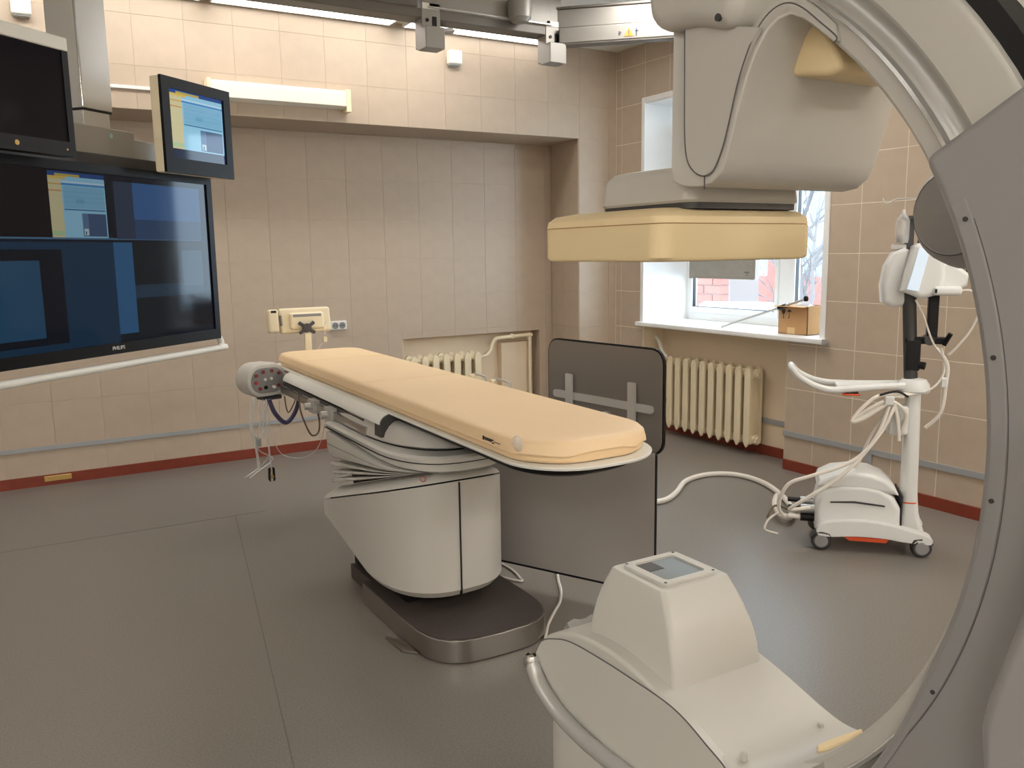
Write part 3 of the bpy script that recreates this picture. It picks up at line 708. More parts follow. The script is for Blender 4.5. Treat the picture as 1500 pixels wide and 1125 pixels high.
# curved white rail cover (arm guard) on the near side
pr = [(-.262, .917)]
for k in range(9):
    t = math.radians(90*k/8); pr.append((-.262-.062*math.sin(t), .868+.048*math.cos(t)))
def cover(y0, y1, pr):
    n = len(pr); return loft([[(rx(y, s), y, z) for s, z in pr] for y in (y0, y1)])
pin = [(-.262, .911)]+[(-.262-.056*math.sin(math.radians(90*k/8)), .868+.042*math.cos(math.radians(90*k/8))) for k in range(8, -1, -1)][::-1]
shell = pr+pin[::-1]
obj('rail_cover', cover(3.40, 4.98, shell), 'white', tb_)
obj('rail_cover_end', cover(3.385, 3.46, [(-.20, .912)]+[(-.262-.0612*math.sin(math.radians(90*k/8)), .866+.048*math.cos(math.radians(90*k/8))) for k in range(9)]+[(-.325, .815), (-.20, .815)]), 'charcoal', tb_)
# mattress
ma = thing('mattress', 'peach vinyl mattress on the white table top', 'mattress', (1.7, 3.8, .921))
core = obj('pad', tl(.262, 2.185, 5.33, .20, .10, [(.921, .018), (.925, .006), (.934, 0), (.955, 0), (.964, .004), (.966, .012)]), 'mattress', ma)
cov = tl(.268, 2.178, 5.345, .205, .10, [(.953, .004), (.951, -.001), (.956, -.004), (.985, .002), (.996, .012), (1.0, .03), (1.002, .07)])
rnd = random.Random(2)
for v in cov.verts:
    if v.co.z < .96 and v.co.y < 3.4: v.co.z += .006*math.sin(v.co.x*46+v.co.y*31); 
cover_o = obj('fitted_cover', cov, 'mattress', ma)
for y in (3.78, 4.75): obj('cover_seam', bar(y, y+.004, -.235, .235, 1.0, 1.0035, 0), 'mattress', ma)
mk = BM()
mp = [at_plane(x, y, (TX(2.55)-.2705, 2.55, .97), Vector((-1, .02, 0))) for x, y in ((708, 634), (733, 645))]
y_a, y_b = mp[0].y, mp[1].y
for k, (f0, f1, z0, z1) in enumerate(((0, .07, .957, .970), (.14, .6, .964, .968), (.14, .5, .959, .962), (.55, .64, .955, .958), (.66, 1.0, .962, .9632))):
    ya, yb_ = y_a+(y_b-y_a)*f0, y_a+(y_b-y_a)*f1; merge(mk, bar(min(ya, yb_), max(ya, yb_), -.2745, -.2712, z0+.004, z1+.004, 0))
obj('printed_label', mk, 'ink', cover_o, 0)
pv = at_plane(758, 650, (TX(2.36)-.268, 2.36, .97), Vector((-1, -.25, 0)))
vb = lathe([(.001, .016), (.012, .015), (.016, .01), (.026, .003), (.028, 0)], (0, 0, 0), 2, 16); vb.transform(frame_mtx(pv, (.1, -1, 0), (0, 0, 1))); obj('air_valve', vb, 'clear', ma)

# control box on the rail (near side, head end)
cx = thing('control_box', 'light grey table control box with round maroon buttons on the near rail', 'control', (1.29, 5.05, .78), .22)
def stad(hw, hh, n=10):
    pts = []
    for k in range(n+1): t = math.radians(-90+180*k/n); pts.append((hw-hh*.92+hh*.92*math.cos(t), hh*math.sin(t)))
    for k in range(n+1): t = math.radians(90+180*k/n); pts.append((-hw+hh*.92+hh*.92*math.cos(t), hh*math.sin(t)))
    return pts
S_ = lambda hw, hh, y: [(x, y, z+.09) for x, z in stad(hw, hh)]
obj('case', loft([S_(.105, .075, .17), S_(.128, .098, .13), S_(.133, .102, .02), S_(.125, .094, -.02), S_(.112, .08, -.026)]), 'dev', cx, local=True)
face = obj('button_panel', loft([S_(.108, .076, -.024), S_(.106, .074, -.029)]), 'panel_grey', cx, local=True)
for k, (x, z, m) in enumerate(((-.075, .125, 'btn_red'), (-.03, .143, 'btn_red'), (.025, .145, 'btn_red'), (.07, .128, 'btn_red'), (-.078, .082, 'red'), (-.055, .045, 'btn_red'), (-.018, .05, 'black'), (.065, .055, 'btn_red'), (-.02, .098, 'white'), (.02, .1, 'white'), (.03, .05, 'white'))):
    obj('button', cyl((x, -.036, z), (x, -.028, z), .011 if m != 'white' else .009, 12, bev=.002), m, face, local=True)
obj('joystick', cyl((.03, -.05, .05), (.035, -.033, .045), .008, 10), 'white', face, local=True)
obj('mount', box((-.02, .0, -.035), (.10, .1, -.012), .006), 'charcoal', cx, local=True)
obj('mount_arm', box((.08, .02, -.02), (.16, .08, .02), .006), 'alu', cx, local=True)
# cables below the control box
def cab(name, pts, r, m, label, group=None, n=6, seg=6): return single(name, tube(smoothpath(pts, n), r, seg), m, label, 'cable', group)
def pxs(pts, y): return [tuple(at(a, c, 1, y)) for a, c in pts]
cab('cable', pxs([(394, 585), (402, 604), (415, 618), (424, 616), (434, 600), (440, 575)], 4.9), .013, 'cable_blue', 'thick dark blue cable looping under the control box')
cab('cable', pxs([(438, 580), (440, 600), (446, 618), (456, 637), (466, 634), (468, 618), (463, 595), (460, 590)], 4.55), .005, 'cable_brown', 'thin brown cable loop hanging from the rail clamps')
cab('cable', pxs([(417, 580), (419, 595), (423, 604), (431, 590), (434, 578)], 5.0), .004, 'cable_brown', 'short brown cable loop right of the control box')
hang = thing('tubing_bundle', 'bundle of clear tubing hanging below the control box with small connector', 'tubing', tuple(at(385, 600, 1, 5.02)))
for pts, r in (([(372, 582), (370, 610), (368, 630), (375, 655), (380, 690)], .008), ([(385, 585), (388, 610), (392, 640), (395, 665), (398, 690)], .005), ([(378, 585), (382, 620), (374, 640), (380, 660), (400, 672), (378, 690), (366, 700)], .004),
               ([(392, 590), (395, 625), (403, 650), (415, 666), (440, 671), (462, 660), (472, 640), (478, 610), (480, 598)], .003), ([(368, 590), (366, 625), (372, 640), (384, 640)], .004), ([(390, 585), (386, 625), (380, 645)], .009), ([(396, 665), (385, 680), (370, 692), (358, 700)], .003)):
    obj('tube', tube(smoothpath(pxs(pts, 5.02), 6), r, 6), 'clear', hang)
cc = at(379, 648, 1, 5.02); obj('connector', box(cc-Vector((.014, .012, .024)), cc+Vector((.014, .012, .024)), .004), 'duct', hang)
cl = at(398, 695, 1, 5.02); hb = BM()
for sx in (-1, 1): prism([(cl.x+sx*.006, cl.z+.045), (cl.x+sx*.018, cl.z+.04), (cl.x+sx*.020, cl.z-.03), (cl.x+sx*.010, cl.z-.045)], 1, cl.y-.01, cl.y+.01, .002, 1, hb)
obj('clip', hb, 'black', hang); obj('clip_spring', cyl((cl.x, cl.y-.012, cl.z-.01), (cl.x, cl.y+.012, cl.z-.01), .011, 10), 'brass', hang)

# rear touch panel seen from behind at the head end
tp = thing('table_touchscreen', 'cream table control panel seen from its back beyond the table head', 'control', (1.66, 5.48, .9))
Yt = 5.48; tq = lambda x, y: at(x, y, 1, Yt)
a, c = tq(412, 489), tq(485, 448)
tilt = Matrix.Translation(Vector((0, Yt, a.z))) @ Matrix.Rotation(math.radians(-10), 4, 'X') @ Matrix.Translation(-Vector((0, Yt, a.z)))
bb = box((a.x, Yt, a.z), (c.x, Yt+.05, c.z), .018, 3); bb.transform(tilt); obj('screen_shell', bb, 'cream', tp)
bb = box((a.x+.06, Yt-.03, a.z+.02), (c.x-.055, Yt+.01, c.z-.035), .016, 3); bb.transform(tilt); rear = obj('rear_housing', bb, 'cream', tp)
bb = box((a.x+.08, Yt-.034, c.z-.065), (c.x-.075, Yt-.028, c.z-.048), .002, 1); bb.transform(tilt); obj('vent', bb, 'panel_grey', rear)
bb = box((a.x-.075, Yt-.01, a.z+.01), (a.x-.006, Yt+.06, c.z-.005), .016, 3); bb.transform(tilt); obj('side_module', bb, 'cream', tp)
bb = box((a.x-.055, Yt-.014, c.z-.03), (a.x-.02, Yt-.008, c.z-.015), .002, 1); bb.transform(tilt); obj('handle_slot', bb, 'black', tp)
bb = box((a.x+.002, Yt-.012, a.z+.05), (a.x+.014, Yt+.02, a.z+.12), .004, 1); bb.transform(tilt); obj('hinge', bb, 'panel_grey', tp)
mx_, mz_ = tq(447, 481).x, tq(447, 481).z; xb = BM()
for ang in (35, 145, 215, 325):
    t = math.radians(ang); k = box((0, -.008, -.011), (.062, .008, .011), .004, 1); k.transform(Matrix.Translation((mx_, Yt-.045, mz_)) @ Matrix.Rotation(-t, 4, 'Y')); merge(xb, k)
cyl((mx_, Yt-.055, mz_), (mx_, Yt-.03, mz_), .028, 14, xb); xb.transform(tilt); obj('mount_cross', xb, 'charcoal', tp)
obj('stalk', box((mx_-.022, Yt-.06, .86), (mx_+.022, Yt-.03, mz_-.03), .005), 'cream', tp)
kp = tq(476, 497); obj('hanging_switch', box(kp-Vector((.014, .01, .018)), kp+Vector((.014, .01, .018)), .005), 'cream', tp)
obj('switch_cord', tube(smoothpath([tuple(tq(476, 490)), tuple(tq(474, 480)), tuple(tq(479, 470))], 4), .003, 6), 'cable', tp); obj('switch_lead', tube(smoothpath([tuple(tq(474, 500)), tuple(tq(468, 508)), tuple(tq(464, 514))], 4), .003, 6), 'cable', tp)
# small wire brackets on the far rail
for k, (x0, x1, py) in enumerate(((692, 712, 553), (722, 747, 561))):
    t = thing('rail_bracket', ('small wire bracket with cream knob on the far table rail, nearer the head', 'small wire bracket with cream knob on the far table rail, nearer the foot')[k], 'bracket', tuple(at(x0, py, 0, 1.99)), 0, 'wire brackets on the far rail')
    y0, y1 = at(x0, py, 0, 1.985).y, at(x1, py, 0, 1.985).y
    obj('wire_loop', tube(smoothpath([(1.985, y0, .90), (1.985, y0, .985), (1.985, y0-.02, 1.0), (1.985, y1+.02, 1.0), (1.985, y1, .985), (1.985, y1, .90)], 4), .006, 8), 'alu', t)
    obj('knob', cyl((1.955, y0-.03, .985), (1.985, y0-.03, .985), .018, 12, bev=.004), 'cream', t)
    obj('rail_clamp', box((1.955, y1, .80), (1.99, y0, .90), .005, 1), 'alu', t)

# ------------------------------------------------------------------ lead shield beside the table
sh = thing('lead_shield', 'grey lead shield with upper panel and lower curtain on the far side of the table', 'shield', (2.25, 3.0, 0))
ua, ub = Vector((2.322, 3.545)), Vector((2.422, 2.785)); ud = (ub-ua).normalized(); un = Vector((ud.y, -ud.x)); UL = (ub-ua).length
if un.x > 0: un = -un
def panel(a, d, n_, L, z0, z1, r, t0, t1, rb=None):
    rb = rb if rb is not None else r
    pts = rrect(0, L, z0, z1, r)
    return loft([[(a.x+d.x*u+n_.x*t, a.y+d.y*u+n_.y*t, z) for u, z in pts] for t in (t0, t1)])
obj('panel_edging', panel(ua, ud, un, UL, .70, 1.178, .07, -.004, .009), 'black', sh)
obj('upper_panel', panel(ua+ud*.008, ud, un, UL-.016, .708, 1.170, .063, -.006, .013), 'lead_dark', sh)
def upt(px, py): 
    q = at_plane(px, py, (ua.x+un.x*.015, ua.y+un.y*.015, 0), Vector((un.x, un.y, 0))); return (Vector((q.x, q.y))-ua).dot(ud), q.z
def ubox(u0, u1, z0, z1, t0=.013, t1=.024, r=.003):
    return loft([[(ua.x+ud.x*u+un.x*t, ua.y+ud.y*u+un.y*t, z) for u, z in rrect(min(u0, u1), max(u0, u1), min(z0, z1), max(z0, z1), r, 3)] for t in (t0, t1)])
l0, z0 = upt(812, 576); l1, z1 = upt(958, 601)
obj('cross_bar', ubox(l0, l1, z1-.018, z1+.018, r=.017), 'bracket', sh)
for px in (836, 928):
    u, zt = upt(px, 547 if px < 900 else 560); obj('upright', ubox(u-.022, u+.022, .74, zt, .02, .032), 'bracket', sh)
la, lb_ = Vector((1.955, 3.55)), Vector((2.352, 2.752)); ld = (lb_-la).normalized(); ln = Vector((ld.y, -ld.x))
if ln.x > 0: ln = -ln
LL = (lb_-la).length
obj('curtain_edging', panel(la, ld, ln, LL, .095, .735, .012, -.004, .008), 'black', sh)
obj('lower_curtain', panel(la+ld*.006, ld, ln, LL-.012, .107, .735, .006, -.006, .012), 'lead', sh)
obj('mounting_arm', tube([(1.99, 3.1, .815), (2.16, 3.12, .80), (2.37, 3.16, .80)], .018, 8), 'alu', sh)
obj('hanger_post', box((2.345, 3.10, .60), (2.385, 3.14, .86), .004, 1), 'alu', sh)
obj('rail_clamp', box((1.955, 3.06, .785), (2.0, 3.14, .86), .006, 1), 'alu', sh)
obj('link_plate', box((2.17, 3.09, .66), (2.35, 3.12, .73), .004, 1), 'alu', sh)

# ------------------------------------------------------------------ C-arm (plane parallel to the table)
CX, CY = 1.367, 1.55                                                # beam axis
ca = thing('c_arm', 'large grey x-ray C-arm ring with detector and tube at the foot of the table', 'x-ray machine', (CX, CY-.4, 0))
RY, RZC, RR = 1.635, 1.2655, .8975                                  # ring centre and inner radius
def rp(x, dr, a):
    t = math.radians(a); return (x, RY+(RR+dr)*math.cos(t), RZC+(RR+dr)*math.sin(t))
def arc(profile, a0, a1, n=64):
    return loft([[rp(x, dr, a0+(a1-a0)*k/n) for x, dr in profile] for k in range(n+1)])
A0, A1 = 103, 280
obj('ring_core', arc([(1.42, .01), (1.31, .004), (1.315, .05), (1.318, .09), (1.318, .172), (1.42, .172)], A0, A1), 'dev2', ca)
obj('inner_lip', arc([(1.40, .004), (1.312, .0), (1.302, .002), (1.297, .008), (1.297, .036), (1.312, .038), (1.40, .02)], A0, A1), 'dev2', ca)
obj('chrome_track', arc([(1.300, .038), (1.289, .037), (1.286, .040), (1.287, .046), (1.300, .048)], A0, A1), 'chrome', ca)
obj('side_channel', arc([(1.320, .046), (1.300, .046), (1.303, .056), (1.311, .068), (1.304, .083), (1.296, .090), (1.320, .091)], A0, A1), 'alu', ca, smooth=60)
obj('side_cheek', arc([(1.316, .090), (1.285, .091), (1.277, .098), (1.270, .172), (1.274, .181), (1.285, .184), (1.316, .184)], A0, A1), 'dev', ca)
obj('drive_belt', arc([(1.284, .17), (1.284, .214), (1.343, .216), (1.343, .17)], A0, A1), 'black', ca)
obj('outer_flange', arc([(1.344, .17), (1.344, .238), (1.352, .246), (1.42, .246), (1.424, .240), (1.424, .17)], A0, A1), 'white', ca)
# holder sleeve
def polar(a0, a1, r0, r1, x0, x1, bev=.012, n=26):
    pts = [rp(x0, r0, a0+(a1-a0)*k/n)[1:] for k in range(n+1)]+[rp(x0, r1, a1-(a1-a0)*k/n)[1:] for k in range(n+1)]
    return prism(pts, 0, x0, x1, bev, 3, ang=40)
sa = [149.3+(242-149.3)*k/44 for k in range(45)]
sr = lambda a: .022 if a < 200 else .022+.060*min(1, (a-200)/26)**1.4
obj('holder_sleeve', prism([rp(1.248, sr(a), a)[1:] for a in sa]+[rp(1.248, .56, a)[1:] for a in sa[::-1]], 0, 1.248, 1.285, .016, 3, ang=40), 'sleeve', ca)
obj('sleeve_back', polar(150, 240, .13, .56, 1.43, 1.53, .02), 'sleeve', ca)
obj('sleeve_web', polar(150, 240, .20, .56, 1.28, 1.44, .004), 'sleeve', ca)
ga = [155+(238-155)*k/44 for k in range(45)]
obj('guide_strip', prism([rp(1.2445, sr(a)+.013, a)[1:] for a in ga]+[rp(1.2445, max(.060, sr(a)+.022), a)[1:] for a in ga[::-1]], 0, 1.2445, 1.25, .003, 2, ang=40), 'sleeve', ca)
obj('guide_groove', arc([(1.2474, .0602), (1.2474, .0614), (1.2495, .0614), (1.2495, .0602)], 157, 212), 'hair', ca)
for px, py in ((1414, 321), (1455, 524), (1452, 734), (1366, 1014)):
    p = at(px, py, 0, 1.243); obj('screw', cyl((1.2415, p.y, p.z), (1.244, p.y, p.z), .0038, 8), 'charcoal', ca)
# dome on the far side of the sleeve
dc = at(1428, 312, 0, 1.55)
dm = obj('hub_dome', lathe([(.001, -.045), (.045, -.038), (.074, -.020), (.0755, -.0205), (.077, -.018), (.094, .006), (.102, .035), (.104, .07), (.104, .15), (.001, .15)], (0, 0, 0), 0, 36), 'sleeve', ca)
dm.location = Vector((1.50, dc.y, dc.z))
obj('dome_joint', tube([(1.4815, dc.y+.0762*math.cos(2*PI*k/36), dc.z+.0762*math.sin(2*PI*k/36)) for k in range(36)], .0016, 6, closed=True), 'charcoal', ca)
# stand behind the sleeve
obj('stand_column', box((1.30, .05, .0), (1.72, .36, 1.75), .04, 4), 'sleeve', ca)
obj('stand_cover', prism(sm2([(.30, 1.42), (.48, 1.34), (.545, 1.23), (.566, 1.139), (.588, 1.052), (.610, .957), (.605, .88), (.58, .6), (.56, .02), (.30, .02)], 3), 0, 1.10, 1.35, .02, 3), 'sleeve', ca)
# detector carriage
hx0, hx1 = 1.20, 1.635
prof = [(1.372, 1.765), (1.366, 1.738), (1.34, 1.727), (1.29, 1.722), (1.255, 1.727), (1.228, 1.745), (1.214, 1.78), (1.205, 1.83), (1.196, 1.88), (1.178, 1.935), (1.152, 1.97), (1.12, 1.985), (1.09, 1.99), (1.07, 2.01), (1.12, 2.12), (1.372, 2.25)]
def rounded_x(prof, x0, x1, r, k=4):
    cyy = sum(p[0] for p in prof)/len(prof); cz = sum(p[1] for p in prof)/len(prof)
    b = prism(prof, 0, x0, x1); es = [e for e in b.edges if abs(e.verts[0].co.x-e.verts[1].co.x) < 1e-6]
    bevel(b, r, k, es); return b
cp = [((hx0, y, z), (hx1, y, z)) for y, z in ((1.372, 1.765), (1.366, 1.738), (1.34, 1.727), (1.29, 1.722), (1.255, 1.727), (1.228, 1.745))]
for px, py, x in ((1064, 232, 1.2), (1072, 200, 1.2), (1083, 152, 1.2), (1094, 112, 1.2), (1107, 76, 1.205), (1123, 46, 1.215), (1140, 28, 1.225), (1157, 21, 1.236), (1176, 27, 1.25), (1198, 43, 1.268), (1221, 62, 1.284)):
    p = at(px, py, 0, x); xf = hx1 if py > 70 and px < 1110 else 1.635-.185*min(1, (px-1107)/90)
    cp.append((tuple(p), (xf, p.y, p.z)))
for x, dr, a in ((1.284, .012, 130.6), (1.29, .03, 129), (1.29, .045, 121), (1.29, .05, 112)):
    p = rp(x, dr, a); cp.append((p, (1.45, p[1], p[2])))
cp.append(((hx0, 1.372, 2.25), (hx1, 1.372, 2.25)))
cb_m = BM(); An = [cb_m.verts.new(a) for a, c in cp]; Bn = [cb_m.verts.new(c) for a, c in cp]; cb_m.faces.new(An); cb_m.faces.new(Bn[::-1])
for k in range(len(cp)): cb_m.faces.new((An[k], An[(k+1) % len(cp)], Bn[(k+1) % len(cp)], Bn[k]))
bmesh.ops.recalc_face_normals(cb_m, faces=cb_m.faces[:]); vn = set(An)
bevel(cb_m, .02, 4, [e for e in cb_m.edges if (e.verts[0] in vn) == (e.verts[1] in vn)])
bmesh.ops.triangulate(cb_m, faces=[f for f in cb_m.faces if len(f.verts) > 4])
obj('detector_carriage', cb_m, 'dev2', ca, smooth=50)
sq = [(1003, 34), (1003, 112), (1003, 200), (1007, 236), (1018, 253), (1031, 258), (1045, 250), (1058, 218), (1068, 178), (1074, 150), (1081, 120), (1090, 90), (1103, 56), (1112, 40)]
dp = obj('side_panel', prism([tuple(at(x, y, 0, hx0-.002).yz) for x, y in sq], 0, hx0-.003, hx0+.01, .001, 1), 'dev2', ca)
sx3 = [tuple(at(x, y, 0, hx0-.0032)) for x, y in sq[:-2]]+[tuple(at(x, y, 0, xx)) for x, y, xx in ((1102, 58, 1.199), (1117, 30, 1.207), (1137, 10, 1.217), (1157, 4, 1.228), (1177, 12, 1.242), (1200, 31, 1.26), (1225, 53, 1.278), (1222, 62, 1.279))]
obj('panel_seam', tube(smoothpath(sx3, 4), .0014, 5), 'hair', ca)
q0, q1 = at(1032, 258, 0, hx0-.001), at(1032, 277, 0, hx0-.001); obj('lower_seam', tube([q0, q1], .0014, 5), 'hair', ca)
for z in (1.823, 1.873):
    obj('screw_cap', lathe([(.001, .004), (.005, .003), (.007, 0)], (0, 0, 0), 2, 10), 'dev2', dp).matrix_local = Matrix.Translation((hx0-.004, 1.296, z)) @ Matrix.Rotation(-PI/2, 4, 'Y') @ Matrix.Translation(ca.location)
ec = [(1.42, 2.10), (1.41, 2.058), (1.375, 2.032), (1.32, 2.026), (1.27, 2.018), (1.225, 2.003), (1.19, 2.003), (1.168, 2.03), (1.162, 2.08), (1.17, 2.30), (1.42, 2.30)]
obj('ring_end_cap', rounded_x(sm2(ec[:-2], 3, False)+ec[-2:], 1.165, 1.60, .03), 'dev2', ca, smooth=50)
obj('end_cap_screw', cyl((1.1635, 1.21, 2.018), (1.17, 1.21, 2.018), .007, 10), 'charcoal', ca)
# yellow pad between carriage and ring
yp = [(1.235, 1.985), (1.27, 1.945), (1.255, 1.92), (1.21, 1.905), (1.10, 1.915), (1.06, 1.945), (1.12, 2.02), (1.2, 2.05)]
yp = [(1.245, 1.99), (1.235, 1.955), (1.205, 1.93), (1.13, 1.915), (1.075, 1.908), (1.06, 1.93), (1.12, 2.01), (1.2, 2.05)]
obj('yellow_pad', rounded_x(sm2(yp, 3), 1.315, 1.56, .02), 'peach', ca, smooth=60)
# bridge and detector
br_ = lambda dx, dy: rrect(1.222+dx, 1.555-dx, 1.335+dy, 1.655-dy, .03, 5)
obj('detector_bridge', loft([[(x, y, z) for x, y in br_(d, d)] for z, d in ((1.697, .004), (1.702, 0), (1.755, .006), (1.772, .02), (1.776, .04))]), 'dev2', ca)
obj('bridge_shadow_gap', loft([[(x, y, z) for x, y in br_(.004, .004)] for z in (1.684, 1.698)]), 'charcoal', ca)
dt = lambda d: rrect(1.138+d, 1.592-d, 1.328+d, 1.772-d, .04, 7)
obj('detector_bumper', loft([[(x, y, z) for x, y in dt(d)] for z, d in ((1.5755, .012), (1.578, .004), (1.584, 0), (1.652, 0))]), 'peach', ca)
obj('bumper_lid', loft([[(x, y, z) for x, y in dt(d)] for z, d in ((1.654, .0), (1.668, .002), (1.680, .015), (1.687, .05), (1.690, .10))]), 'peach', ca)
obj('bumper_joint', loft([[(x, y, z) for x, y in dt(.0025)] for z in (1.651, 1.655)]), 'carton', ca)
# tube assembly at the bottom
tx0, tx1 = 1.175, 1.515
tp_ = sm2([(1.875, .47), (1.872, .515), (1.845, .553), (1.79, .594), (1.69, .630), (1.58, .645), (1.48, .641), (1.38, .622), (1.30, .603), (1.24, .586), (1.176, .568), (1.127, .560), (1.07, .568), (1.01, .605)], 3, False)
bt = [(1.01, .45), (1.15, .36), (1.35, .33), (1.6, .34), (1.80, .39)]
obj('tube_housing', rounded_x(tp_+bt, tx0, tx1, .028, 4), 'dev', ca, smooth=50)
seam = [(p.x, p.y) for p in smoothpath([tuple(at(x, y, 0, tx0-.003).yz)+(0,) for x, y in ((784, 958), (794, 939), (812, 936), (836.6, 941), (882.6, 967), (925.5, 994.6), (974.6, 1028), (1005, 1056), (1036, 1093), (1060, 1122), (1082, 1160))], 4)]
low = [tuple(at(x, y, 0, tx0-.003).yz) for x, y in ((1000, 1190), (900, 1110), (850, 1050), (808, 1000), (785, 966))]
sd = obj('tube_side_panel', prism(seam+low, 0, tx0-.004, tx0+.02, .0015, 1), 'dev', ca)
obj('tube_panel_seam', tube([(tx0-.003, y, z) for y, z in seam], .0017, 6), 'hair', ca)
rl = smoothpath([tuple(at(x, y, 0, tx0-.02)) for x, y in ((779, 968), (790, 1000), (815, 1040), (850, 1078), (890, 1112), (940, 1150), (1000, 1190))], 5)
br0 = tube(rl, .021, 14)
obj('bumper_rail', br0, 'alu', ca)
obj('rail_end', lathe([(.001, .012), (.016, .01), (.022, .0), (.022, -.02)], (0, 0, 0), 2, 14), 'chrome', ca).location = rl[0]+Vector((0, .0, .008))
obj('tube_tank', loft([[(x, y, z) for x, y in rrect(1.185+d, 1.5-d, 1.30+d, 1.905-d, .14, 8)] for z, d in ((.10, .05), (.115, .02), (.15, 0), (.30, 0), (.34, .02), (.37, .06))]), 'dev', ca)
for px, py, ax, v in ((912, 962, 0, 1.197), (1202, 1061, 2, .566), (1090, 1105, 2, .576), (1175, 1122, 2, .560)):
    p = at(px, py, ax, v); obj('screw', lathe([(.001, .004), (.006, .003), (.008, -.012)], p, 2, 10), 'dev2', ca)
tw = []
for k in range(8):
    t = k/7; z = .60+(.8085-.60)*t; e = 1-t**2.0
    x0, x1, y0, y1 = 1.252-.036*e, 1.466+.026*e, 1.438-.085*e, 1.642+.045*e
    tw.append([(x, y, z) for x, y in rrect(x0, x1, y0, y1, .014, 4)])
tw.append([(1.36+(x-1.36)*.975, 1.54+(y-1.54)*.975, .8115) for x, y, _ in tw[-1]])
obj('tube_tower', loft(tw), 'dev', ca)
fr = BM(); o_ = rrect(1.275, 1.447, 1.458, 1.625, .016, 4); i_ = rrect(1.297, 1.425, 1.479, 1.604, .012, 4)
R0 = [[fr.verts.new((x, y, z)) for x, y in p] for p, z in ((o_, .811), (o_, .818), ([(1.361+(x-1.361)*.98, 1.5415+(y-1.5415)*.98) for x, y in o_], .820), (i_, .820), (i_, .8125))]
for A, B in zip(R0, R0[1:]):
    for k in range(len(A)): fr.faces.new((A[k], A[(k+1) % len(A)], B[(k+1) % len(A)], B[k]))
cf = obj('window_frame', fr, 'dev', ca)
for sx, sy in ((1.285, 1.468), (1.437, 1.468), (1.285, 1.615), (1.437, 1.615)): obj('screw', cyl((sx, sy, .8195), (sx, sy, .8208), .004, 8), 'charcoal', cf)
obj('collimator_well', box((1.295, 1.477, .8116), (1.427, 1.606, .8122)), 'charcoal', ca, 0)
obj('collimator_window', box((1.297, 1.479, .8135), (1.425, 1.604, .815)), mat('bluish_collimator_glass', (150, 160, 165), .06, spec=.9), ca, 0)
pl_ = BM(); box((1.302, 1.55, .8152), (1.352, 1.602, .8158), bm=pl_); obj('dark_blade', pl_, 'charcoal', ca, 0)
obj('end_wedge', prism([tuple(at(x, y, 2, .572).xy) for x, y in ((1196, 1092), (1215, 1083), (1262, 1067), (1264, 1071), (1240, 1086), (1212, 1098), (1198, 1100))], 2, .550, .574, .003, 1), 'peach', ca)
wrp = BM(); rnd = random.Random(9)
gp = [[wrp.verts.new((1.24+.10*i/5, 1.80+.06*j/4, .575+.03*math.sin(j*1.2)+.012*rnd.random()-.01*j)) for j in range(5)] for i in range(6)]
for i in range(5):
    for j in range(4): wrp.faces.new((gp[i][j], gp[i+1][j], gp[i+1][j+1], gp[i][j+1]))
bmesh.ops.solidify(wrp, geom=wrp.faces[:], thickness=.002)
single('plastic_wrap', wrp, 'clear', 'scrap of clear plastic film on the lower tube housing', 'wrap', smooth=0)

# ------------------------------------------------------------------ monitor boom
SO = Vector((.867, 4.189, 0)); SA = Vector((.764, .645, 0)); SN = Vector((.645, -.764, 0))
RZ = math.atan2(SA.y, SA.x)
def mthing(name, label, cat, s, nofs, z, group=None):
    p = SO+SA*s+SN*nofs; return thing(name, label, cat, (p.x, p.y, z), RZ, group)      # local x = along screen, -y = towards the viewer
bo = mthing('ceiling_boom', 'grey ceiling column with horizontal arm carrying the monitors', 'boom', -.67, -.16, 1.16)
def bl_(s, n, z): return (s+.67, -(n+.16), z-1.16)            # (along, towards viewer, height) -> local
cs = -.66
def bbox(s0, s1, n0, n1, z0, z1, r=.004, seg=2, bm=None):
    a = bl_(s0, n1, z0); c = bl_(s1, n0, z1); return box((min(a[0], c[0]), min(a[1], c[1]), a[2]), (max(a[0], c[0]), max(a[1], c[1]), c[2]), r, seg, bm)
c0 = at(108, 5, 1, 3.95); s_c = (c0-SO).dot(SA); n_c = (c0-SO).dot(SN)
colm = obj('column', bbox(s_c, s_c+.16, n_c-.16, n_c, 2.205, ZC, .006), 'alu', bo, local=True)
obj('column_edge', bbox(s_c-.002, s_c+.006, n_c-.006, n_c+.002, 2.21, ZC, .001, 1), 'chrome', colm, local=True)
for k, (d0, d1) in enumerate(((.05, .072), (.078, .13))): obj('printed_mark', bbox(s_c+d0, s_c+d1, n_c, n_c+.0015, 2.655, 2.668, 0), 'ink', colm, local=True)
obj('column_ring', bbox(s_c+.004, s_c+.156, n_c-.156, n_c-.004, 2.197, 2.206, 0), 'black', bo, local=True)
obj('lower_column', bbox(s_c+.006, s_c+.148, n_c-.15, n_c-.008, 2.13, 2.2, .004), 'alu', bo, local=True)
obj('arm_box', bbox(s_c-.25, s_c+.255, n_c-.17, n_c+.015, 2.02, 2.135, .004), 'railgrey', bo, local=True)
obj('arm_beam', bbox(s_c-.25, s_c+.66, n_c-.15, n_c+.012, 2.0, 2.105, .004), 'railgrey', bo, local=True)
obj('logo_dot', cyl(bl_(s_c+.12, n_c+.014, 2.105), bl_(s_c+.12, n_c+.017, 2.105), .01, 12), mat('pale_blue_badge', (150, 190, 205), .4), bo, local=True)
obj('hanger_plate', bbox(-1.20, -.14, -.14, -.10, 1.45, 2.02, .006), 'charcoal', bo, local=True)
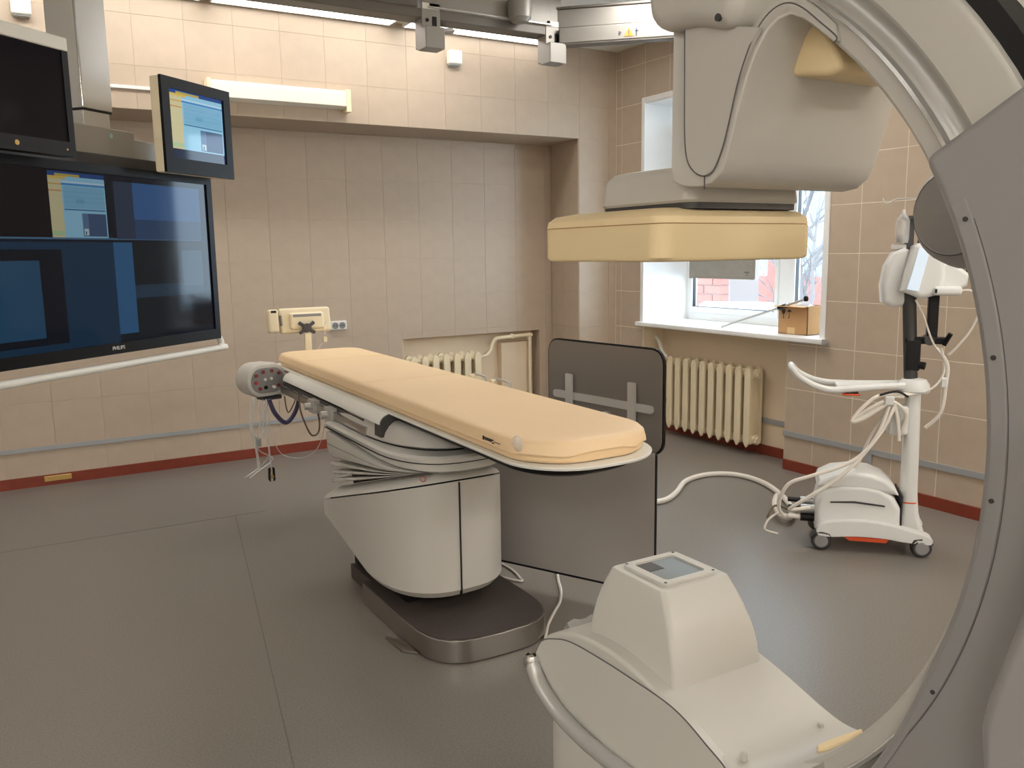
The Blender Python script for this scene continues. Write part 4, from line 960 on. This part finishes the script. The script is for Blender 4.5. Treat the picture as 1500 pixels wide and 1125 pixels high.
tp0 = [(.0, .0, 1.235), (.018, .0, 1.225), (.024, .012, 1.20), (.014, .02, 1.178), (-.01, .022, 1.170), (-.05, .022, 1.168), (-1.30, .022, 1.166), (-1.335, .022, 1.17), (-1.35, .012, 1.19), (-1.35, 0, 1.235)]
obj('handle_tube', tube(smoothpath([bl_(s, n-.03, z) for s, n, z in tp0], 4), .015, 12), 'white', bo, local=True)
obj('handle_bracket', bbox(-.03, .012, -.10, -.02, 1.22, 1.26, .004), 'charcoal', bo, local=True); obj('handle_bracket', bbox(-1.362, -1.32, -.10, -.02, 1.22, 1.26, .004), 'charcoal', bo, local=True)
def display(label, s0, s1, n, z0, z1, th, bez, scr, case='black', bezm='black', strip=False, btm=None, group=None):
    w, h = s1-s0, z1-z0; btm = btm or bez
    t = mthing('monitor', label, 'monitor', (s0+s1)/2, n, z0, group)
    c = obj('case', box((-w/2, .004, 0), (w/2, th, h), .008, 2), case, t, local=True)
    f = frame((-w/2, -.006, 0), (w/2, .008, h), bez, bez, 1, 0)
    if btm > bez: box((-w/2+bez, -.006, bez), (w/2-bez, .008, btm), 0, 1, f)
    fo = obj('bezel', f, bezm, t, local=True)
    bb = BM(); uvl = bb.loops.layers.uv.new('UVMap'); y = .0015
    vs = [bb.verts.new(p) for p in ((-w/2+bez*.9, y, btm*.95), (w/2-bez*.9, y, btm*.95), (w/2-bez*.9, y, h-bez*.9), (-w/2+bez*.9, y, h-bez*.9))]
    fc = bb.faces.new(vs)
    for l, u in zip(fc.loops, ((0, 0), (1, 0), (1, 1), (0, 1))): l[uvl].uv = u
    me = bpy.data.meshes.new('screen'); bb.to_mesh(me); bb.free(); me.materials.append(scr); so_ = bpy.data.objects.new('screen', me); COL.objects.link(so_); so_.parent = t; LOC[so_] = LOC[t]
    if strip: obj('top_strip', box((-w/2-.001, -.009, h-.045), (w/2+.001, .006, h+.001), .003, 1), 'white', t, local=True)
    return t, fo
app = lambda u0, u1, v0, v1: [(u0+(u1-u0)*a, u0+(u1-u0)*b_, v0+(v1-v0)*c_, v0+(v1-v0)*d_, col) for a, b_, c_, d_, col in (
    (0, 1, 0, 1, (150, 205, 232)), (0, 1, .93, 1, (38, 74, 140)), (0, .30, .89, .93, (222, 190, 92)), (.12, .55, .93, .97, (190, 170, 90)), (0, .22, .0, .89, (212, 204, 160)), (0, .22, .70, .72, (205, 150, 90)), (0, .22, .80, .82, (205, 170, 90)), (0, .22, .03, .10, (180, 206, 160)),
    (.22, 1, .80, .83, (70, 140, 200)), (.22, 1, .84, .86, (200, 225, 240)), (.24, .98, .45, .79, (128, 184, 214)), (.24, .98, .42, .44, (64, 116, 160)), (.24, .98, .70, .705, (108, 160, 196)), (.24, .98, .62, .625, (108, 160, 196)), (.46, .60, .53, .60, (112, 170, 204)), (.24, .98, .55, .555, (108, 160, 196)),
    (.54, .98, .02, .38, (66, 88, 124)), (.54, .65, .02, .38, (90, 120, 156)), (.56, .64, .04, .14, (190, 214, 220)), (.58, .60, .05, .10, (40, 60, 80)))]
scr_r = screen_mat('lit_app_screen', app(.03, .97, .15, .99), (30, 42, 66), .5)
mr, fr_ = display('small lit monitor with blue and yellow window at the right end of the boom', -.40, .042, .10, 1.952, 2.342, .055, .045, scr_r, case='cream', bezm='gloss_black', btm=.062)
scr_l = screen_mat('dark_screen', [(0, 1, .0, 1, (24, 20, 22))], (24, 20, 22), .35)
ml, fl_ = display('dark monitor with white top strip left of the ceiling column', -1.325, -.868, .10, 1.965, 2.377, .06, .026, scr_l, strip=True, btm=.05)
obj('power_lamp', box((.198-.012, -.008, .02), (.204-.012, -.0055, .026)), 'brass', ml, 0, local=True); obj('maker_badge', cyl((-.02, -.006, .025), (-.02, -.0085, .025), .009, 12), 'brass', ml, local=True)
u_ = lambda s: (s+1.34+.0)/1.34
layers = [(.0, 1, 0, .62, (10, 18, 28)), (.0, .36, .62, 1, (10, 8, 12)), (.0, .54, 0, .60, (16, 40, 60)), (.06, .34, .04, .56, (8, 14, 22)), (.10, .26, .08, .50, (26, 58, 82)), (.54, .62, .05, .60, (36, 74, 108)), (.62, .955, .02, .60, (14, 22, 28)), (.62, .955, .26, .34, (26, 46, 62)), (.0, .955, .615, .625, (56, 84, 108)),  # dim blue rectangles paint reflections of the room into the screen's glow
          (.56, .64, .62, .96, (34, 46, 62)), (.64, .96, .62, .96, (40, 74, 116)), (.64, .96, .62, .74, (34, 56, 84)), (.85, .955, .32, .55, (44, 64, 78))]
lay2 = []
for q in app(.315, .525, .625, .985): lay2.append(q[:4]+(tuple(int(v*.72) for v in q[4]),))
scr_b = screen_mat('large_wall_display', layers+lay2, (12, 18, 26), .5)
mb, fb2 = display('very large dark glossy monitor below the two small monitors', -1.34, 0, 0, 1.215, 1.962, .085, .034, scr_b, bezm='gloss_black', btm=.045)
text_mesh('maker_lettering', 'PHILIPS', .021, frame_mtx((.028, -.0062, .024), (1, 0, 0), (0, 0, 1)), M['white'], None).parent = mb

# ------------------------------------------------------------------ contrast injector cart
uq, wq = Vector((.68, -.733, 0)), Vector((.733, .68, 0))
ct = thing('injector_cart', 'white contrast injector on a wheeled pedestal near the window', 'injector', (3.61, 2.92, 0), math.atan2(-.733, .68))   # local x = u, local y = w
L = dict(local=True)
def legbar(y0):
    return prism(sm2([(.0, .085), (.0, .13), (.05, .158), (.2, .175), (.34, .165), (.47, .135), (.552, .112), (.556, .075), (.5, .072), (.40, .08), (.34, .088), (.2, .09), (.06, .078)], 3), 1, y0, y0+.085, .008, 2)
obj('base_beam', legbar(.0), 'cartwhite', ct, **L); obj('base_beam', legbar(.30), 'cartwhite', ct, **L)
obj('base_tray', box((.08, .08, .07), (.47, .31, .11), .01), 'charcoal', ct, **L)
obj('orange_strip', prism([(.12, .088), (.36, .088), (.34, .062), (.16, .062)], 1, .012, .07, .003, 1), 'orange', ct, **L)
body = [(-.012, .10), (-.015, .22), (.0, .29), (.03, .325), (.12, .355), (.22, .36), (.31, .345), (.375, .30), (.408, .24), (.412, .10)]
cb2 = obj('cabinet', rounded_x([(a, c) for a, c in body], .045, .33, .03), 'cartwhite', ct, **L)
bb = cb2.data; bb.transform(Matrix(((0, 1, 0, 0), (1, 0, 0, 0), (0, 0, 1, 0), (0, 0, 0, 1)))); bb.flip_normals()
lid = rounded_x([(-.008, .335), (.005, .372), (.07, .408), (.17, .424), (.26, .418), (.33, .392), (.38, .35), (.398, .31), (.2, .33)], .05, .33, .028)
lid.transform(Matrix(((0, 1, 0, 0), (1, 0, 0, 0), (0, 0, 1, 0), (0, 0, 0, 1)))); lo_ = obj('cabinet_lid', lid, 'cartwhite', ct, **L)
lgb = box((.085, .062, .392), (.10, .10, .3935)); obj('red_print', box((.075, .085, .4035), (.088, .125, .4055), 0), 'red', lo_, 0, **L)
gv = prism([(.06, .262), (.18, .272), (.33, .258), (.33, .250), (.18, .262), (.06, .255)], 1, .040, .047); obj('grip_groove', gv, 'charcoal', cb2, **L)
obj('cabinet_joint', box((.412, .06, .11), (.418, .32, .31)), 'charcoal', ct, 0, **L)
colz = loft([[(x, y, z) for x, y in rrect(.42+d, .50-d2, .12, .24, .03, 5)] for z, d, d2 in ((.10, -.01, -.04), (.20, -.005, -.01), (.30, 0, 0), (.86, .0, .012))])
obj('column', colz, 'cartwhite', ct, **L)
obj('column_ring', loft([[(x, y, z) for x, y in rrect(.418, .502, .118, .242, .03, 5)] for z in (.255, .262)]), 'orange', ct, **L)
obj('column_cap', lathe([(.075, .845), (.082, .855), (.078, .885), (.06, .912), (.02, .922), (.001, .923)], (.455, .18, 0), 2, 24), 'cartwhite', ct, **L)
# loop handle
hp = [(.43, .14, .885), (.30, .125, .876), (.15, .11, .862), (.04, .10, .856), (-.05, .09, .882), (-.12, .09, .925), (-.155, .10, .965), (-.158, .15, .972), (-.155, .24, .965), (-.12, .26, .925), (-.05, .262, .89), (.02, .255, .875), (.10, .245, .872), (.25, .23, .876), (.43, .22, .885)]
obj('loop_handle', tube(smoothpath(hp, 5), .017, 10), 'cartwhite', ct, **L)
obj('handle_plate', box((.07, .12, .862), (.42, .235, .882), .008, 2), 'cartwhite', ct, **L)
obj('handle_switch', box((.10, .10, .826), (.19, .16, .836), .004, 1), 'orange', ct, **L); obj('switch_base', box((.115, .105, .836), (.18, .155, .866), .004, 1), 'charcoal', ct, **L)
obj('bag_holder', box((.33, .10, .62), (.43, .20, .78), .02, 3), 'cartwhite', ct, **L)
# casters
def caster(x, y, rz):
    c = BM(); lathe([(.018, -.028), (.042, -.028), (.050, -.019), (.052, -.006), (.052, .006), (.050, .019), (.042, .028), (.018, .028)], (0, 0, .052), 1, 22, c)
    w_ = obj('caster', c, 'charcoal', ct, local=True); w_.location = (x, y, 0); w_.rotation_euler = (0, 0, rz)
    h = lathe([(.001, -.031), (.032, -.031), (.036, -.027), (.036, .027), (.032, .031), (.001, .031)], (0, 0, .052), 1, 18); hh = obj('wheel_disc', h, 'panel_grey', w_, local=True)
    f = prism([(-.058, .062), (-.042, .097), (.0, .110), (.045, .098), (.056, .065), (.034, .086), (-.024, .093)], 1, -.03, .03, .004, 1); obj('fork', f, 'charcoal', w_, local=True)
caster(.02, .03, 0); caster(.51, .03, .1); caster(.02, .345, .5); caster(.51, .345, .3)
# dark pole, clamp, side post
obj('pole', cyl((.44, .18, .90), (.405, .18, 1.42), .034, 16), 'charcoal', ct, **L)
obj('pole_sleeve', box((.405, .145, .96), (.475, .215, 1.12), .008, 2), 'black', ct, **L)
obj('pole_knob', cyl((.47, .16, .99), (.50, .15, .985), .02, 12, bev=.004), 'black', ct, **L)
obj('side_post', box((.50, .155, 1.13), (.55, .20, 1.40), .005, 1), 'black', ct, **L)
ob_ = obj('clamp_arm', box((.40, .15, 1.10), (.60, .20, 1.135), .006, 1), 'black', ct, **L); obj('clamp_lever', cyl((.575, .12, 1.10), (.60, .10, 1.16), .012, 10, bev=.003), 'black', ob_, **L)
obj('clamp_bolt', cyl((.51, .12, 1.12), (.51, .23, 1.12), .024, 12, bev=.004), 'charcoal', ob_, **L)
# injector head, built facing the room
hd = rounded_x([(.28, 1.31), (.27, 1.40), (.285, 1.50), (.32, 1.57), (.37, 1.595), (.40, 1.58), (.42, 1.30), (.34, 1.285)], .16, .30, .03)
hd.transform(Matrix(((0, 1, 0, 0), (1, 0, 0, 0), (0, 0, 1, 0), (0, 0, 0, 1)))); obj('rear_housing', hd, 'cartwhite', ct, **L)
obj('rear_housing_cap', box((.32, .19, 1.585), (.385, .26, 1.612), .006, 2), 'cartwhite', ct, **L)
hd = rounded_x([(.355, 1.375), (.375, 1.48), (.405, 1.60), (.43, 1.615), (.52, 1.60), (.545, 1.57), (.56, 1.44), (.54, 1.36), (.45, 1.335)], .06, .24, .028)
hd.transform(Matrix(((0, 1, 0, 0), (1, 0, 0, 0), (0, 0, 1, 0), (0, 0, 0, 1)))); front = obj('control_head', hd, 'cartwhite', ct, **L)
lc = prism([(.377, 1.385), (.40, 1.48), (.423, 1.592), (.475, 1.585), (.452, 1.475), (.432, 1.375)], 1, .052, .0605, .002, 1); obj('display_panel', lc, 'lcd_pale', front, **L)
hd = rounded_x([(.52, 1.40), (.52, 1.52), (.60, 1.51), (.665, 1.46), (.66, 1.40), (.60, 1.37)], .08, .22, .02)
hd.transform(Matrix(((0, 1, 0, 0), (1, 0, 0, 0), (0, 0, 1, 0), (0, 0, 0, 1)))); obj('plunger_block', hd, 'cartwhite', ct, **L)
obj('lower_grip', box((.50, .04, 1.355), (.63, .12, 1.40), .015, 3), 'cartwhite', ct, **L); obj('grip_slot', box((.505, .036, 1.368), (.515, .045, 1.388), .001, 1), 'black', ct, **L)
obj('injector_lever', cyl((.66, .14, 1.47), (.70, .13, 1.48), .014, 10, bev=.003), 'charcoal', ct, **L); obj('head_bracket', box((.38, .2, 1.58), (.42, .24, 1.75), .004, 1), 'charcoal', ct, **L)
obj('syringe', lathe([(.001, 1.615), (.03, 1.617), (.034, 1.64), (.034, 1.73), (.026, 1.75), (.012, 1.765), (.01, 1.785), (.001, 1.787)], (.362, .19, 0), 2, 20), 'clear', ct, **L)
obj('syringe_plunger', lathe([(.001, 1.62), (.028, 1.621), (.028, 1.645), (.02, 1.66), (.001, 1.662)], (.362, .19, 0), 2, 16), 'panel_grey', ct, **L)
obj('bag_pole', cyl((.455, .24, 1.42), (.45, .24, 1.75), .009, 10), 'charcoal', ct, **L); obj('rear_pole', cyl((.60, .26, 1.40), (.60, .26, 1.56), .009, 10), 'black', ct, **L)
obj('bracket_arm', box((.36, .18, 1.735), (.46, .23, 1.755), .003, 1), 'charcoal', ct, **L)
def cl_(pts, r, m='cable', name='lead'): return obj(name, tube(smoothpath(pts, 6), r, 7), m, ct, **L)
cl_([(.62, .09, 1.375), (.68, .09, 1.375), (.725, .09, 1.32), (.70, .10, 1.20), (.64, .11, 1.10), (.60, .12, 1.05)], .006)
cl_([(.55, .16, 1.08), (.60, .14, 1.0), (.60, .14, .90), (.585, .14, .75), (.52, .16, .66)], .010)
cl_([(.57, .15, 1.08), (.59, .14, .98), (.56, .13, .90), (.50, .12, .855), (.42, .10, .84)], .006)
cl_([(.43, .11, 1.33), (.47, .11, 1.25), (.52, .12, 1.12), (.56, .12, 1.06)], .005)
obj('lead_plug', box((.575, .125, .88), (.605, .155, .93), .004, 1), 'cartwhite', ct, **L)
cl_([(.43, .11, .84), (.36, .09, .845), (.27, .08, .83), (.20, .07, .77), (.15, .06, .70), (.20, .06, .71), (.27, .07, .76), (.34, .08, .80), (.37, .08, .72), (.385, .08, .60)], .010)
cl_([(.40, .10, .83), (.34, .09, .83), (.28, .08, .79), (.22, .07, .73), (.17, .07, .71), (.24, .07, .77), (.33, .08, .81), (.41, .08, .75), (.40, .09, .66)], .010)
obj('cable_tie', box((.305, .06, .79), (.35, .10, .835), .004, 1), 'cartwhite', ct, **L)
cl_([(.42, .10, .83), (.36, .08, .86), (.28, .07, .84)], .006, 'black')
cl_([(.36, .08, .80), (.30, .05, .66), (.20, .02, .53), (.08, -.01, .46), (-.06, -.03, .41), (-.15, -.03, .37), (-.19, -.02, .30), (-.20, .0, .22), (-.17, .02, .17)], .010)
cl_([(.33, .08, .78), (.28, .05, .64), (.20, .02, .52), (.08, -.02, .40), (-.04, -.03, .31), (-.13, -.02, .24), (-.14, .0, .215), (-.04, .05, .22)], .010)
cl_([(.33, .1, .78), (.25, .13, .60), (.20, .15, .45), (.16, .16, .40)], .008)
# connectors on the cabinet end
for k, (y, z, m) in enumerate(((.10, .20, 'alu'), (.10, .15, 'black'), (.18, .22, 'alu'), (.18, .16, 'alu'))):
    p = obj('connector', cyl((-.015, y, z), (-.085, y, z), .022, 12, bev=.003), m, ct, **L); obj('plug', cyl((-.085, y, z), (-.15, y-.01, z+.005), .014, 10, bev=.003), 'black' if k % 2 == 0 else 'cable', p, **L)
cl_([(-.15, .09, .155), (-.2, .07, .17), (-.25, .04, .14), (-.27, .02, .10), (-.26, .03, .08), (-.20, .08, .05)], .006); cl_([(-.15, .17, .165), (-.22, .14, .19), (-.26, .10, .13)], .006, 'cable_brown')

# hose and floor cables
hs = [tuple(fl) for fl in [at(x, y, 2, .018) for x, y in ((950, 735), (962, 735), (978, 731), (992, 720), (1004, 705), (1030, 696), (1062, 694), (1092, 698), (1120, 708), (1142, 723), (1156, 738), (1160, 748))]]
hs += [tuple(at(x, y, 2, z)) for x, y, z in ((1158, 757, .03), (1150, 758, .045), (1140, 750, .05), (1135, 738, .06), (1138, 726, .09))]
single('floor_hose', tube(smoothpath(hs, 6), .018, 10), 'cable', 'thick white hose lying on the floor from the shield to the injector cart', 'hose')
cab('cable', [tuple(at(x, y, 2, .008)) for x, y in ((816, 832), (818, 850), (822, 866), (820, 882), (812, 897), (803, 915), (799, 935))], .007, 'cable', 'thin white cable on the floor beside the steel floor plate')
cab('cable', [tuple(at(x, y, 2, .007)) for x, y in ((716, 822), (735, 826), (752, 836), (763, 848), (765, 851), (755, 850), (735, 845), (716, 840))], .006, 'cable', 'white cable folded in a loop behind the table pedestal')
